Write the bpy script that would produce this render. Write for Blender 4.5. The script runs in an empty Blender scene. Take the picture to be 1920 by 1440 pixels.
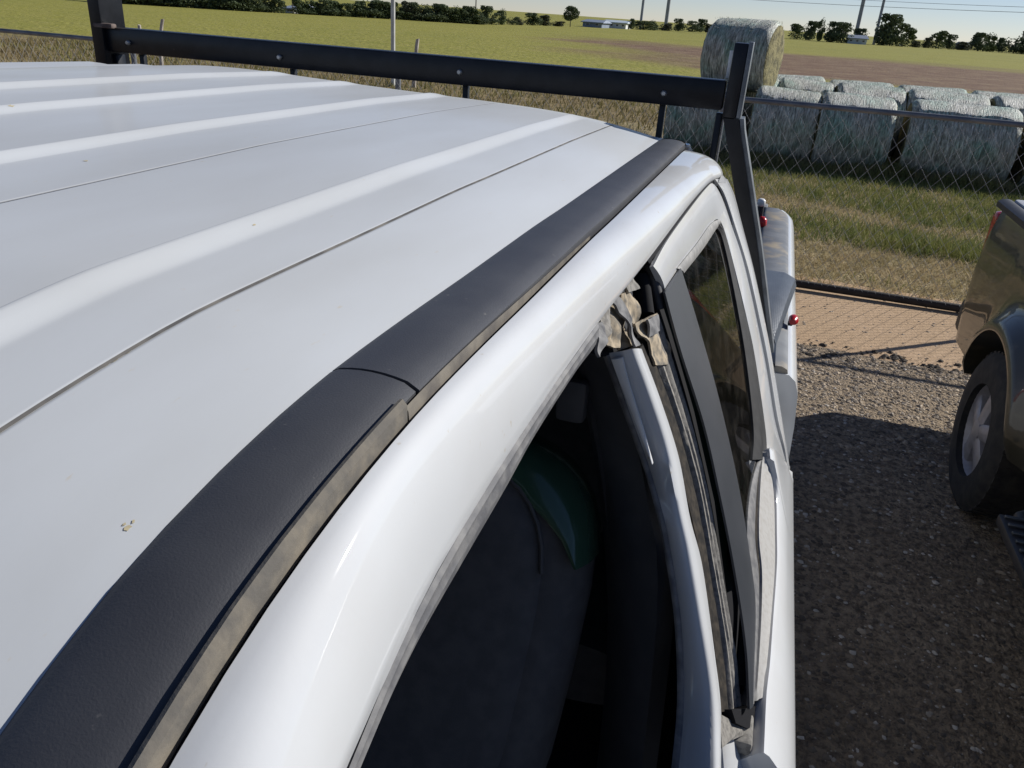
import bpy, bmesh, math, random
import numpy as np
from mathutils import Vector, Matrix, noise

random.seed(11); np.random.seed(11)
sc = bpy.context.scene
COL = sc.collection
R = math.radians

# ------------------------------------------------------------------ camera
F, CX, CY = 1480.0, 960.0, 720.0                 # focal length and centre in photo pixels (1920 x 1440)
def _basis(slope=.07, hy=20.0, vpx=1480.0):
    p1 = np.array([-CX, hy - slope*960 - CY, F]); p2 = np.array([CX, hy + slope*960 - CY, F])
    n = np.cross(p1, p2); n /= np.linalg.norm(n)
    if n[1] > 0: n = -n
    v = np.array([vpx - CX, hy + slope*(vpx-960) - CY, F]); v /= np.linalg.norm(v)
    u = np.cross(v, n)
    if u[0] < 0: u = -u
    return np.array([u, v, n])
C2W = _basis()
CAM = np.array([.815, 0.0, 2.10])
cd = bpy.data.cameras.new('camera'); cam = bpy.data.objects.new('camera', cd); COL.objects.link(cam)
cd.sensor_width = 36.0; cd.lens = 36.0*F/1920.0; cd.clip_start = .01; cd.clip_end = 6000
m = Matrix.Identity(4)
for i in range(3):
    m[i][0] = C2W[i][0]; m[i][1] = -C2W[i][1]; m[i][2] = -C2W[i][2]; m[i][3] = CAM[i]
cam.matrix_world = m
sc.camera = cam

# ------------------------------------------------------------------ sky, sun, exposure
SUN = Vector((1.35, 1.15, 1.0)).normalized()
elev = math.asin(SUN.z); azim = math.atan2(SUN.x, SUN.y)
w = bpy.data.worlds.new('World'); sc.world = w; w.use_nodes = True
nt = w.node_tree
sky = nt.nodes.new('ShaderNodeTexSky'); sky.sky_type = 'NISHITA'; sky.sun_disc = False
sky.sun_elevation = elev; sky.sun_rotation = azim
sky.air_density = 1.0; sky.dust_density = 0.0; sky.ozone_density = 2.0; sky.altitude = 2500
bg = nt.nodes['Background']; bg.inputs[1].default_value = .068
tint = nt.nodes.new('ShaderNodeMix'); tint.data_type = 'RGBA'; tint.blend_type = 'MULTIPLY'; tint.inputs['Factor'].default_value = 1.0
tint.inputs[7].default_value = (1.0, .97, 1.10, 1)                 # the clear, slightly cool white balance of the day
nt.links.new(sky.outputs[0], tint.inputs[6]); nt.links.new(tint.outputs[2], bg.inputs[0])
sl = bpy.data.lights.new('sun', 'SUN'); sl.energy = 5.0; sl.angle = R(.55); sl.color = (1.0, .97, .92)
so = bpy.data.objects.new('sun', sl); COL.objects.link(so)
so.rotation_euler = (-SUN).to_track_quat('-Z', 'Y').to_euler(); so.location = (20, 20, 30)
sc.view_settings.view_transform = 'Standard'; sc.view_settings.look = 'None'
sc.view_settings.exposure = 0.10; sc.view_settings.gamma = 1.0; sc.view_settings.use_curve_mapping = False

# ------------------------------------------------------------------ photo pixel -> place
def at(p, u=None, v=None, z=None):
    d = C2W @ np.array([p[0]-CX, p[1]-CY, F])
    t = (u-CAM[0])/d[0] if u is not None else (v-CAM[1])/d[1] if v is not None else (z-CAM[2])/d[2]
    return Vector(CAM + t*d)
SN = np.array([1.0, -.04, .457]); SK = .702 + .457*1.855 - .04*.95
SNV = Vector(SN).normalized()
def S(p, r=0.0):                                   # the leaning plane of the cab's side windows, r metres inboard
    d = C2W @ np.array([p[0]-CX, p[1]-CY, F])
    return Vector(CAM + d*((SK-r-SN@CAM)/(SN@d)))

# ------------------------------------------------------------------ object helpers
def tag(o, label=None, cat=None, group=None, kind=None):
    if label: o['label'] = label
    if cat: o['category'] = cat
    if group: o['group'] = group
    if kind: o['kind'] = kind
    return o
def empty(name, loc=(0, 0, 0), rz=0.0):
    o = bpy.data.objects.new(name, None); COL.objects.link(o)
    o.location = loc; o.rotation_euler = (0, 0, rz); o.empty_display_size = .2
    return o
def link(name, me, mat=None, parent=None, loc=None):
    o = bpy.data.objects.new(name, me); COL.objects.link(o)
    if mat is not None and not me.materials: me.materials.append(mat)
    if parent is not None:
        o.parent = parent
        if loc is None:                       # mesh given in world coordinates
            o.matrix_parent_inverse = world_of(parent).inverted()
    if loc is not None: o.location = loc
    return o
def world_of(o):
    mloc = Matrix.LocRotScale(o.location, o.rotation_euler, o.scale)
    if o.parent: return world_of(o.parent) @ o.matrix_parent_inverse @ mloc
    return mloc
def mk(name, verts, faces, mat=None, parent=None, smooth=False, loc=None):
    me = bpy.data.meshes.new(name); me.from_pydata([tuple(v) for v in verts], [], faces); me.validate()
    if smooth:
        for p in me.polygons: p.use_smooth = True
    bm = bmesh.new(); bm.from_mesh(me); bmesh.ops.recalc_face_normals(bm, faces=bm.faces); bm.to_mesh(me); bm.free()
    return link(name, me, mat, parent, loc)
def from_bm(name, bm, mat=None, parent=None, smooth=False, loc=None):
    bmesh.ops.recalc_face_normals(bm, faces=bm.faces)
    me = bpy.data.meshes.new(name); bm.to_mesh(me); bm.free()
    if smooth:
        for p in me.polygons: p.use_smooth = True
    return link(name, me, mat, parent, loc)
def autosmooth(o, ang=35):
    me = o.data
    for p in me.polygons: p.use_smooth = True
    try: me.set_sharp_from_angle(angle=R(ang))
    except Exception: pass
    return o
def rbox(name, c, s, bev=.01, mat=None, parent=None, rot=None, seg=2, loc=None):
    bm = bmesh.new(); bmesh.ops.create_cube(bm, size=1.0)
    for v in bm.verts: v.co = Vector((v.co.x*s[0], v.co.y*s[1], v.co.z*s[2]))
    if bev > 0: bmesh.ops.bevel(bm, geom=list(bm.edges), offset=bev, segments=seg, affect='EDGES', profile=.5)
    M = Matrix.Translation(c) @ (rot.to_matrix().to_4x4() if rot is not None else Matrix.Identity(4))
    bmesh.ops.transform(bm, matrix=M, verts=bm.verts)
    o = from_bm(name, bm, mat, parent, False, loc)
    return autosmooth(o, 40)
def tube_data(pts, r, n=8, cap=True):
    pts = [Vector(p) for p in pts]; V = []; Fc = []
    up = None
    for i, p in enumerate(pts):
        t = (pts[min(i+1, len(pts)-1)] - pts[max(i-1, 0)]).normalized()
        if up is None: up = Vector((0, 0, 1)) if abs(t.z) < .9 else Vector((1, 0, 0))
        a = t.cross(up).normalized(); b = a.cross(t).normalized(); up = b
        rr = r[i] if isinstance(r, (list, tuple)) else r
        for k in range(n):
            an = 2*math.pi*k/n
            V.append(p + a*math.cos(an)*rr + b*math.sin(an)*rr)
    for i in range(len(pts)-1):
        for k in range(n):
            Fc.append((i*n+k, i*n+(k+1) % n, (i+1)*n+(k+1) % n, (i+1)*n+k))
    if cap:
        Fc.append(tuple(range(n-1, -1, -1))); Fc.append(tuple(range((len(pts)-1)*n, len(pts)*n)))
    return V, Fc
def tube(name, pts, r, mat=None, parent=None, n=10, smooth=True, loc=None):
    V, Fc = tube_data(pts, r, n)
    o = mk(name, V, Fc, mat, parent, smooth, loc)
    return autosmooth(o, 50)
def loft(name, rings, mat=None, parent=None, closed=True, cap=True, smooth=True, ang=45, loc=None):
    n = len(rings[0]); V = [p for r in rings for p in r]; Fc = []
    for i in range(len(rings)-1):
        for k in range(n if closed else n-1):
            Fc.append((i*n+k, i*n+(k+1) % n, (i+1)*n+(k+1) % n, (i+1)*n+k))
    if cap and closed:
        Fc.append(tuple(range(n-1, -1, -1))); Fc.append(tuple(range((len(rings)-1)*n, len(rings)*n)))
    o = mk(name, V, Fc, mat, parent, smooth, loc)
    return autosmooth(o, ang) if smooth else o
def resample(P, n):
    P = [Vector(p) for p in P]; L = [0]
    for a, b in zip(P, P[1:]): L.append(L[-1] + (b-a).length)
    out = []
    for k in range(n):
        s = L[-1]*k/(n-1); i = 0
        while i < len(P)-2 and L[i+1] < s: i += 1
        t = (s-L[i])/max(L[i+1]-L[i], 1e-9); out.append(P[i].lerp(P[i+1], t))
    return out
def smooth_poly(P, n):                              # Catmull-Rom through P then resample
    P = [Vector(p) for p in P]; Q = [P[0]*2-P[1]] + P + [P[-1]*2-P[-2]]; out = []
    for i in range(1, len(Q)-2):
        for k in range(8):
            t = k/8; a, b, c, d = Q[i-1], Q[i], Q[i+1], Q[i+2]
            out.append(.5*((2*b)+(c-a)*t+(2*a-5*b+4*c-d)*t*t+(3*b-a-3*c+d)*t**3))
    out.append(P[-1])
    return resample(out, n)
def slab(name, Lp, Rp, mat, parent, th=.02, cols=4, bulge=0.0, n=24, nrm=None, prof=None, jit=0.0, smooth_lines=True):
    """band between two 3-D polylines, th thick inwards, with a bulged or profiled face"""
    f = smooth_poly if smooth_lines else resample
    Lp = f(Lp, n); Rp = f(Rp, n); nrm = nrm or SNV; V = []; Fc = []
    m2 = cols+3
    for i in range(n):
        row = []
        for k in range(cols+1):
            t = k/cols; h = bulge*(1-(2*t-1)**2) + (prof[k] if prof else 0)
            if jit: h += jit*noise.noise(Vector((i*.7, k*3.1, jit*999)))
            row.append(Lp[i].lerp(Rp[i], t) + nrm*h)
        V += row + [Rp[i]-nrm*th, Lp[i]-nrm*th]
    for i in range(n-1):
        for k in range(m2):
            Fc.append((i*m2+k, i*m2+(k+1) % m2, (i+1)*m2+(k+1) % m2, (i+1)*m2+k))
    Fc.append(tuple(range(m2-1, -1, -1))); Fc.append(tuple(range((n-1)*m2, n*m2)))
    o = mk(name, V, Fc, mat, parent, True)
    return autosmooth(o, 40)
def plate(name, pts, th, mat, parent, nrm=None, bend=0.0):
    nrm = nrm or SNV; n = len(pts); V = [Vector(p) + nrm*random.uniform(-bend, bend) for p in pts]
    c = sum(V, Vector())/n + nrm*bend*.8
    V2 = V + [p - nrm*th for p in V]; V2.append(c); Fc = []
    for k in range(n):
        Fc.append((k, (k+1) % n, 2*n)); Fc.append((k, (k+1) % n, n+(k+1) % n, n+k))
    Fc.append(tuple(range(2*n-1, n-1, -1)))
    return mk(name, V2, Fc, mat, parent)
def copy_tree(o, parent=None):
    c = o.copy(); COL.objects.link(c)
    if parent is not None: c.parent = parent
    for ch in list(o.children): copy_tree(ch, c)
    return c

# ------------------------------------------------------------------ materials
def mat(name, base, rough=.6, metal=0.0, coat=0.0, var=None, vscale=6.0, vlo=.4, vhi=.65, bump=0.0, bscale=40.0,
        spec=.5, detail=5.0, stretch=None, coords='Object', alpha=None, extra=None, bdist=.01, rvar=0.0):
    """principled surface: base colour mixed with var by noise, fine noise bump"""
    mt = bpy.data.materials.new(name); mt.use_nodes = True; t = mt.node_tree; N = t.nodes; Lk = t.links
    b = N['Principled BSDF']; b.inputs['Roughness'].default_value = rough; b.inputs['Metallic'].default_value = metal
    b.inputs['Specular IOR Level'].default_value = spec
    if coat: b.inputs['Coat Weight'].default_value = coat; b.inputs['Coat Roughness'].default_value = .035
    b.inputs['Base Color'].default_value = (*base, 1)
    tc = N.new('ShaderNodeTexCoord'); src = tc.outputs[coords]
    if stretch:
        mp = N.new('ShaderNodeMapping'); mp.inputs['Scale'].default_value = stretch; Lk.new(src, mp.inputs[0]); src = mp.outputs[0]
    col = None
    if var is not None:
        nz = N.new('ShaderNodeTexNoise'); nz.inputs['Scale'].default_value = vscale; nz.inputs['Detail'].default_value = detail
        Lk.new(src, nz.inputs['Vector'])
        rp = N.new('ShaderNodeValToRGB'); rp.color_ramp.elements[0].position = vlo; rp.color_ramp.elements[1].position = vhi
        rp.color_ramp.elements[0].color = (*base, 1); rp.color_ramp.elements[1].color = (*var, 1)
        Lk.new(nz.outputs['Fac'], rp.inputs[0]); col = rp.outputs[0]
        if extra:                                # second layer (colour, scale, lo, hi)
            ec, es, el, eh = extra
            n2 = N.new('ShaderNodeTexNoise'); n2.inputs['Scale'].default_value = es; n2.inputs['Detail'].default_value = 6
            Lk.new(src, n2.inputs['Vector'])
            mr = N.new('ShaderNodeMapRange'); mr.inputs['From Min'].default_value = el; mr.inputs['From Max'].default_value = eh
            Lk.new(n2.outputs['Fac'], mr.inputs['Value'])
            mx = N.new('ShaderNodeMix'); mx.data_type = 'RGBA'; Lk.new(mr.outputs[0], mx.inputs['Factor'])
            Lk.new(col, mx.inputs[6]); mx.inputs[7].default_value = (*ec, 1); col = mx.outputs[2]
        Lk.new(col, b.inputs['Base Color'])
        if rvar:
            mr2 = N.new('ShaderNodeMapRange'); mr2.inputs['To Min'].default_value = rough; mr2.inputs['To Max'].default_value = rough+rvar
            Lk.new(nz.outputs['Fac'], mr2.inputs['Value']); Lk.new(mr2.outputs[0], b.inputs['Roughness'])
    if bump:
        nb = N.new('ShaderNodeTexNoise'); nb.inputs['Scale'].default_value = bscale; nb.inputs['Detail'].default_value = 6
        Lk.new(src, nb.inputs['Vector'])
        bp = N.new('ShaderNodeBump'); bp.inputs['Strength'].default_value = bump; bp.inputs['Distance'].default_value = bdist
        Lk.new(nb.outputs['Fac'], bp.inputs['Height']); Lk.new(bp.outputs[0], b.inputs['Normal'])
    return mt

M = {}
M['white'] = mat('white_paint', (.575, .585, .59), .55, spec=.25, coat=.8, var=(.53, .53, .525), vscale=8, vlo=.4, vhi=.75, detail=9,
                 extra=((.46, .41, .33), 130, .70, .80), bump=.05, bscale=260, bdist=.0006, rvar=.10)
M['roofwhite'] = mat('roof_white_paint', (.545, .565, .58), .58, spec=.22, coat=.30, var=(.475, .485, .485), vscale=7, vlo=.36, vhi=.72, stretch=(1, .3, 1), detail=9,
                     extra=((.50, .45, .37), 170, .70, .80), bump=.06, bscale=260, bdist=.0006, rvar=.15)
M['roofwhite'].node_tree.nodes['Principled BSDF'].inputs['Coat Roughness'].default_value = .16
M['groove'] = mat('roof_seam_dirt', (.12, .115, .11), .9, var=(.22, .205, .18), vscale=30, spec=.1)
M['trim'] = mat('black_roof_molding', (.048, .049, .055), .50, var=(.062, .063, .068), vscale=18, vlo=.4, vhi=.7,
                extra=((.17, .16, .15), 150, .70, .80), bump=.25, bscale=900, bdist=.0006)
M['lip'] = mat('dusty_molding_edge', (.135, .125, .11), .9, spec=.15, var=(.235, .205, .16), vscale=60, vlo=.42, vhi=.74, detail=9, bump=.3, bscale=300, bdist=.001)
M['clip'] = mat('tan_molding_clip', (.17, .15, .12), .85, var=(.09, .08, .07), vscale=40, bump=.2, bscale=200, bdist=.001)
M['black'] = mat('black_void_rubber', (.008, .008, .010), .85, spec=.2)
M['rubber'] = mat('grey_weatherstrip', (.105, .105, .11), .68, var=(.19, .185, .18), vscale=60, bump=.3, bscale=250, bdist=.001)
M['brownseal'] = mat('dusty_brown_seal', (.016, .014, .012), .85, spec=.2, var=(.045, .037, .028), vscale=90, bump=.4, bscale=160, bdist=.002)
M['tanseal'] = mat('tan_dusty_seal', (.24, .225, .20), .85, var=(.15, .14, .125), vscale=160, vlo=.45, vhi=.62, bump=.5, bscale=120, bdist=.002)
M['tandust'] = mat('tan_clay_dust', (.40, .325, .225), .9, var=(.15, .135, .11), vscale=75, vlo=.42, vhi=.62, bump=.5, bscale=150, bdist=.002)
M['greyflap'] = mat('grey_torn_rubber', (.22, .215, .21), .8, var=(.09, .09, .095), vscale=60, bump=.5, bscale=150, bdist=.002)
M['applique'] = mat('grey_pillar_applique', (.030, .034, .041), .42, var=(.040, .044, .052), vscale=10, bump=.15, bscale=700, bdist=.0005)
M['belt'] = mat('dusty_belt_seal', (.40, .39, .37), .8, var=(.35, .335, .31), vscale=120, vlo=.45, vhi=.68, bump=.12, bscale=200, bdist=.001)
M['chrometrim'] = mat('worn_window_trim', (.20, .195, .185), .6, var=(.30, .29, .27), vscale=60)
M['channel'] = mat('black_glass_channel', (.010, .010, .011), .7, spec=.3, var=(.022, .022, .022), vscale=40)
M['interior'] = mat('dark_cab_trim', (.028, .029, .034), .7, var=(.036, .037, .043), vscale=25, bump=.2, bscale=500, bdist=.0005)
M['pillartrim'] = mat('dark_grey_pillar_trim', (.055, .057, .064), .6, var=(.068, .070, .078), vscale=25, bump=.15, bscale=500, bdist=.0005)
M['leather'] = mat('green_lit_seat_leather', (.036, .082, .048), .26, coat=.5, var=(.042, .094, .056), vscale=14, bump=.2, bscale=220, bdist=.001)  # seat leather with the green window light put into its colour
M['seatcloth'] = mat('dark_seat_cloth', (.080, .077, .078), .85, var=(.100, .096, .096), vscale=40, bump=.4, bscale=600, bdist=.001)
M['rackblack'] = mat('black_painted_steel', (.005, .006, .009), .34, spec=.28, var=(.011, .012, .016), vscale=30, vlo=.4, vhi=.7,
                     extra=((.16, .10, .07), 40, .74, .84), bump=.15, bscale=120, bdist=.001)
M['litsteel'] = mat('sunlit_grey_steel', (.15, .165, .18), .45, var=(.075, .085, .095), vscale=25, vlo=.4, vhi=.65)  # sunlight on the rack's right-hand faces, painted as a pale grey
M['rust'] = mat('rusty_weld', (.09, .06, .05), .85, var=(.17, .13, .11), vscale=50, bump=.5, bscale=150, bdist=.002)
M['boltsteel'] = mat('galvanised_bolt', (.42, .42, .42), .4, metal=.7, var=(.3, .3, .3), vscale=60)
M['bedcap'] = mat('grey_bed_rail_cap', (.135, .145, .16), .65, var=(.19, .20, .21), vscale=14, extra=((.36, .30, .21), 9, .54, .72), bump=.3, bscale=160, bdist=.001)
M['bedliner'] = mat('black_bed_liner', (.012, .012, .013), .8, var=(.02, .02, .02), vscale=30, bump=.4, bscale=200, bdist=.002)
M['red'] = mat('red_plastic', (.55, .015, .02), .3, var=(.45, .01, .015), vscale=30)
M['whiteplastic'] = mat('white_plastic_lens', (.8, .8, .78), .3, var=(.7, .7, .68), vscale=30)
M['olive'] = mat('dark_olive_paint', (.028, .025, .014), .38, coat=.8, var=(.038, .034, .020), vscale=4, extra=((.085, .072, .046), 10, .56, .82), rvar=.1)
M['tyre'] = mat('tyre_rubber', (.018, .018, .019), .8, var=(.04, .037, .033), vscale=20, bump=.3, bscale=120, bdist=.002)
M['alloy'] = mat('silver_alloy', (.42, .41, .44), .45, metal=.35, var=(.34, .33, .34), vscale=18)
M['taillight'] = mat('red_tail_lens', (.45, .02, .015), .15, coat=.5, var=(.35, .015, .012), vscale=20)
M['plasticblack'] = mat('black_plastic', (.02, .021, .024), .55, var=(.03, .03, .034), vscale=25)
M['stepmetal'] = mat('dark_step_tread', (.05, .06, .07), .45, metal=.3, var=(.09, .10, .11), vscale=30)
M['tonneau'] = mat('grey_vinyl_cover', (.40, .41, .44), .55, var=(.47, .48, .50), vscale=8, bump=.2, bscale=300, bdist=.001)
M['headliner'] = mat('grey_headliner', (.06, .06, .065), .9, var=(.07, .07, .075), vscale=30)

def glass_mat(name, tint, gloss=(1, 1, 1), f0=1.5):
    mt = bpy.data.materials.new(name); mt.use_nodes = True; t = mt.node_tree; N = t.nodes; Lk = t.links
    for n in list(N):
        if n.type != 'OUTPUT_MATERIAL': N.remove(n)
    out = [n for n in N if n.type == 'OUTPUT_MATERIAL'][0]
    tr = N.new('ShaderNodeBsdfTransparent'); tr.inputs[0].default_value = (*tint, 1)
    gl = N.new('ShaderNodeBsdfGlossy'); gl.inputs[0].default_value = (*gloss, 1); gl.inputs[1].default_value = .015
    fr = N.new('ShaderNodeFresnel'); fr.inputs[0].default_value = f0
    nz = N.new('ShaderNodeTexNoise'); nz.inputs['Scale'].default_value = 12
    df = N.new('ShaderNodeBsdfDiffuse'); df.inputs[0].default_value = (.30, .27, .23, 1)
    mr = N.new('ShaderNodeMapRange'); mr.inputs['From Min'].default_value = .45; mr.inputs['From Max'].default_value = .8
    mr.inputs['To Min'].default_value = .01; mr.inputs['To Max'].default_value = .06
    mx = N.new('ShaderNodeMixShader'); m2 = N.new('ShaderNodeMixShader')
    Lk.new(fr.outputs[0], mx.inputs[0]); Lk.new(tr.outputs[0], mx.inputs[1]); Lk.new(gl.outputs[0], mx.inputs[2])
    Lk.new(nz.outputs['Fac'], mr.inputs['Value']); Lk.new(mr.outputs[0], m2.inputs[0])
    Lk.new(mx.outputs[0], m2.inputs[1]); Lk.new(df.outputs[0], m2.inputs[2]); Lk.new(m2.outputs[0], out.inputs[0])
    return mt
M['glass'] = glass_mat('green_tinted_glass', (.10, .17, .13), f0=1.6)
M['clearglass'] = glass_mat('windshield_glass', (.55, .62, .58))

def diamond_mat():
    mt = mat('grey_diamond_plate', (.045, .058, .080), .5, metal=.15, var=(.070, .086, .11), vscale=14, vlo=.4, vhi=.7)
    t = mt.node_tree; N = t.nodes; Lk = t.links; b = N['Principled BSDF']
    tc = N.new('ShaderNodeTexCoord'); wv = []
    for a in (45, -45):
        mp = N.new('ShaderNodeMapping'); mp.inputs['Rotation'].default_value = (0, 0, R(a)); mp.inputs['Scale'].default_value = (90, 90, 90)
        Lk.new(tc.outputs['Object'], mp.inputs[0])
        v = N.new('ShaderNodeTexWave'); v.inputs['Scale'].default_value = .5; Lk.new(mp.outputs[0], v.inputs['Vector']); wv.append(v)
    mm = N.new('ShaderNodeMath'); mm.operation = 'MULTIPLY'
    Lk.new(wv[0].outputs['Fac'], mm.inputs[0]); Lk.new(wv[1].outputs['Fac'], mm.inputs[1])
    bp = N.new('ShaderNodeBump'); bp.inputs['Strength'].default_value = .35; bp.inputs['Distance'].default_value = .001
    Lk.new(mm.outputs[0], bp.inputs['Height']); Lk.new(bp.outputs[0], b.inputs['Normal'])
    return mt
M['diamond'] = diamond_mat()

# ================================================================== GROUND
def ground_mat(name, cols, scales, bump, bscale, bdist, rough=.95):
    """three-colour ground: cols[0] base, cols[1] patches, cols[2] fine grain"""
    mt = bpy.data.materials.new(name); mt.use_nodes = True; t = mt.node_tree; N = t.nodes; Lk = t.links
    b = N['Principled BSDF']; b.inputs['Roughness'].default_value = rough; b.inputs['Specular IOR Level'].default_value = .15
    tc = N.new('ShaderNodeTexCoord'); cur = None
    for i, (c, s) in enumerate(zip(cols[1:], scales)):
        nz = N.new('ShaderNodeTexNoise'); nz.inputs['Scale'].default_value = s; nz.inputs['Detail'].default_value = 8; nz.inputs['Roughness'].default_value = .65
        Lk.new(tc.outputs['Object'], nz.inputs['Vector'])
        mr = N.new('ShaderNodeMapRange'); mr.inputs['From Min'].default_value = .42; mr.inputs['From Max'].default_value = .62
        Lk.new(nz.outputs['Fac'], mr.inputs['Value'])
        mx = N.new('ShaderNodeMix'); mx.data_type = 'RGBA'; Lk.new(mr.outputs[0], mx.inputs['Factor'])
        if cur is None: mx.inputs[6].default_value = (*cols[0], 1)
        else: Lk.new(cur, mx.inputs[6])
        mx.inputs[7].default_value = (*c, 1); cur = mx.outputs[2]
    Lk.new(cur, b.inputs['Base Color'])
    nb = N.new('ShaderNodeTexNoise'); nb.inputs['Scale'].default_value = bscale; nb.inputs['Detail'].default_value = 8
    Lk.new(tc.outputs['Object'], nb.inputs['Vector'])
    bp = N.new('ShaderNodeBump'); bp.inputs['Strength'].default_value = bump; bp.inputs['Distance'].default_value = bdist
    Lk.new(nb.outputs['Fac'], bp.inputs['Height']); Lk.new(bp.outputs[0], b.inputs['Normal'])
    return mt
def field_mat():
    """mown yellow-green field with a ploughed reddish band to the right"""
    mt = ground_mat('field_grass', [(.27, .255, .050), (.22, .22, .042), (.30, .275, .075)], [.06, .9], .8, 3.0, .15)
    t = mt.node_tree; N = t.nodes; Lk = t.links; b = N['Principled BSDF']
    base = b.inputs['Base Color'].links[0].from_socket
    tc = N.new('ShaderNodeTexCoord'); sp = N.new('ShaderNodeSeparateXYZ'); Lk.new(tc.outputs['Object'], sp.inputs[0])
    nz = N.new('ShaderNodeTexNoise'); nz.inputs['Scale'].default_value = .05; nz.inputs['Detail'].default_value = 6
    Lk.new(tc.outputs['Object'], nz.inputs['Vector'])
    def math_(op, a, b2):
        n = N.new('ShaderNodeMath'); n.operation = op
        for i, x in enumerate((a, b2)):
            if isinstance(x, (int, float)): n.inputs[i].default_value = x
            else: Lk.new(x, n.inputs[i])
        return n.outputs[0]
    def step(v, a, c):
        mr = N.new('ShaderNodeMapRange'); mr.interpolation_type = 'SMOOTHSTEP'
        mr.inputs['From Min'].default_value = a; mr.inputs['From Max'].default_value = c; Lk.new(v, mr.inputs['Value']); return mr.outputs[0]
    nn = math_('MULTIPLY', math_('SUBTRACT', nz.outputs['Fac'], .5), 40)
    y = math_('ADD', sp.outputs['Y'], nn); x = math_('ADD', sp.outputs['X'], nn)
    near = step(sp.outputs['Y'], 42, 47)
    band = math_('MULTIPLY', near, math_('SUBTRACT', 1.0, step(y, 78, 100)))
    side = step(math_('ADD', x, math_('MULTIPLY', sp.outputs['Y'], .38)), 5, 17)
    fac = math_('MULTIPLY', band, side)
    mx = N.new('ShaderNodeMix'); mx.data_type = 'RGBA'; Lk.new(fac, mx.inputs['Factor']); Lk.new(base, mx.inputs[6])
    n3 = N.new('ShaderNodeTexNoise'); n3.inputs['Scale'].default_value = .5; n3.inputs['Detail'].default_value = 8
    Lk.new(tc.outputs['Object'], n3.inputs['Vector'])
    rp = N.new('ShaderNodeValToRGB'); rp.color_ramp.elements[0].position = .38; rp.color_ramp.elements[1].position = .66
    rp.color_ramp.elements[0].color = (.165, .10, .066, 1); rp.color_ramp.elements[1].color = (.235, .165, .10, 1)
    Lk.new(n3.outputs['Fac'], rp.inputs[0]); Lk.new(rp.outputs[0], mx.inputs[7])
    # dry brown margin next to the bales and the lot
    mar = N.new('ShaderNodeMix'); mar.data_type = 'RGBA'
    nn2 = math_('MULTIPLY', math_('SUBTRACT', nz.outputs['Fac'], .5), 8)
    mf = math_('SUBTRACT', 1.0, step(math_('ADD', sp.outputs['Y'], nn2), 24, 31)); Lk.new(mf, mar.inputs['Factor'])
    Lk.new(mx.outputs[2], mar.inputs[6])
    n4 = N.new('ShaderNodeTexNoise'); n4.inputs['Scale'].default_value = 1.4; n4.inputs['Detail'].default_value = 8
    Lk.new(tc.outputs['Object'], n4.inputs['Vector'])
    r4 = N.new('ShaderNodeValToRGB'); r4.color_ramp.elements[0].position = .4; r4.color_ramp.elements[1].position = .62
    r4.color_ramp.elements[0].color = (.19, .145, .07, 1); r4.color_ramp.elements[1].color = (.25, .19, .10, 1)
    Lk.new(n4.outputs['Fac'], r4.inputs[0]); Lk.new(r4.outputs[0], mar.inputs[7])
    Lk.new(mar.outputs[2], b.inputs['Base Color'])
    return mt
M['field'] = field_mat()
M['gravel'] = ground_mat('gravel_lot', [(.34, .262, .178), (.47, .365, .25), (.155, .122, .09)], [.8, 26], 1.0, 60, .03)
M['dirt'] = ground_mat('tan_dirt', [(.50, .35, .215), (.55, .39, .25), (.42, .29, .175)], [1.2, 30], .6, 60, .01)
M['verge'] = ground_mat('dry_verge', [(.34, .265, .15), (.40, .32, .19), (.25, .21, .10)], [1.5, 14], .9, 40, .03)

def strip_sheet(name, x0, x1, y0, y1, z, matl, j0=0.0, j1=0.0, n=220):
    V = []; Fc = []
    for i in range(n+1):
        x = x0+(x1-x0)*i/n
        V.append((x, y0+j0*noise.noise(Vector((x*1.7, 3.1, 0)))+j0*.5*noise.noise(Vector((x*7, 1, 0))), z))
        V.append((x, y1+j1*noise.noise(Vector((x*1.7, 9.1, 0)))+j1*.5*noise.noise(Vector((x*7, 4, 0))), z))
    for i in range(n): Fc.append((2*i, 2*i+2, 2*i+3, 2*i+1))
    return tag(mk(name, V, Fc, matl), kind='structure')
tag(mk('field', [(-2500, -600, -.016), (2500, -600, -.016), (2500, 3500, -.016), (-2500, 3500, -.016)], [(0, 1, 2, 3)], M['field']), kind='structure')
strip_sheet('grass_verge', -40, 30, 7.2, 18.5, -.012, M['verge'], 0, .8)
strip_sheet('dirt_strip', -40, 30, 5.4, 7.75, -.006, M['dirt'], 0, .12, 400)
strip_sheet('gravel_lot', -40, 30, -25, 5.85, 0.0, M['gravel'], 0, .10, 500)

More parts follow.
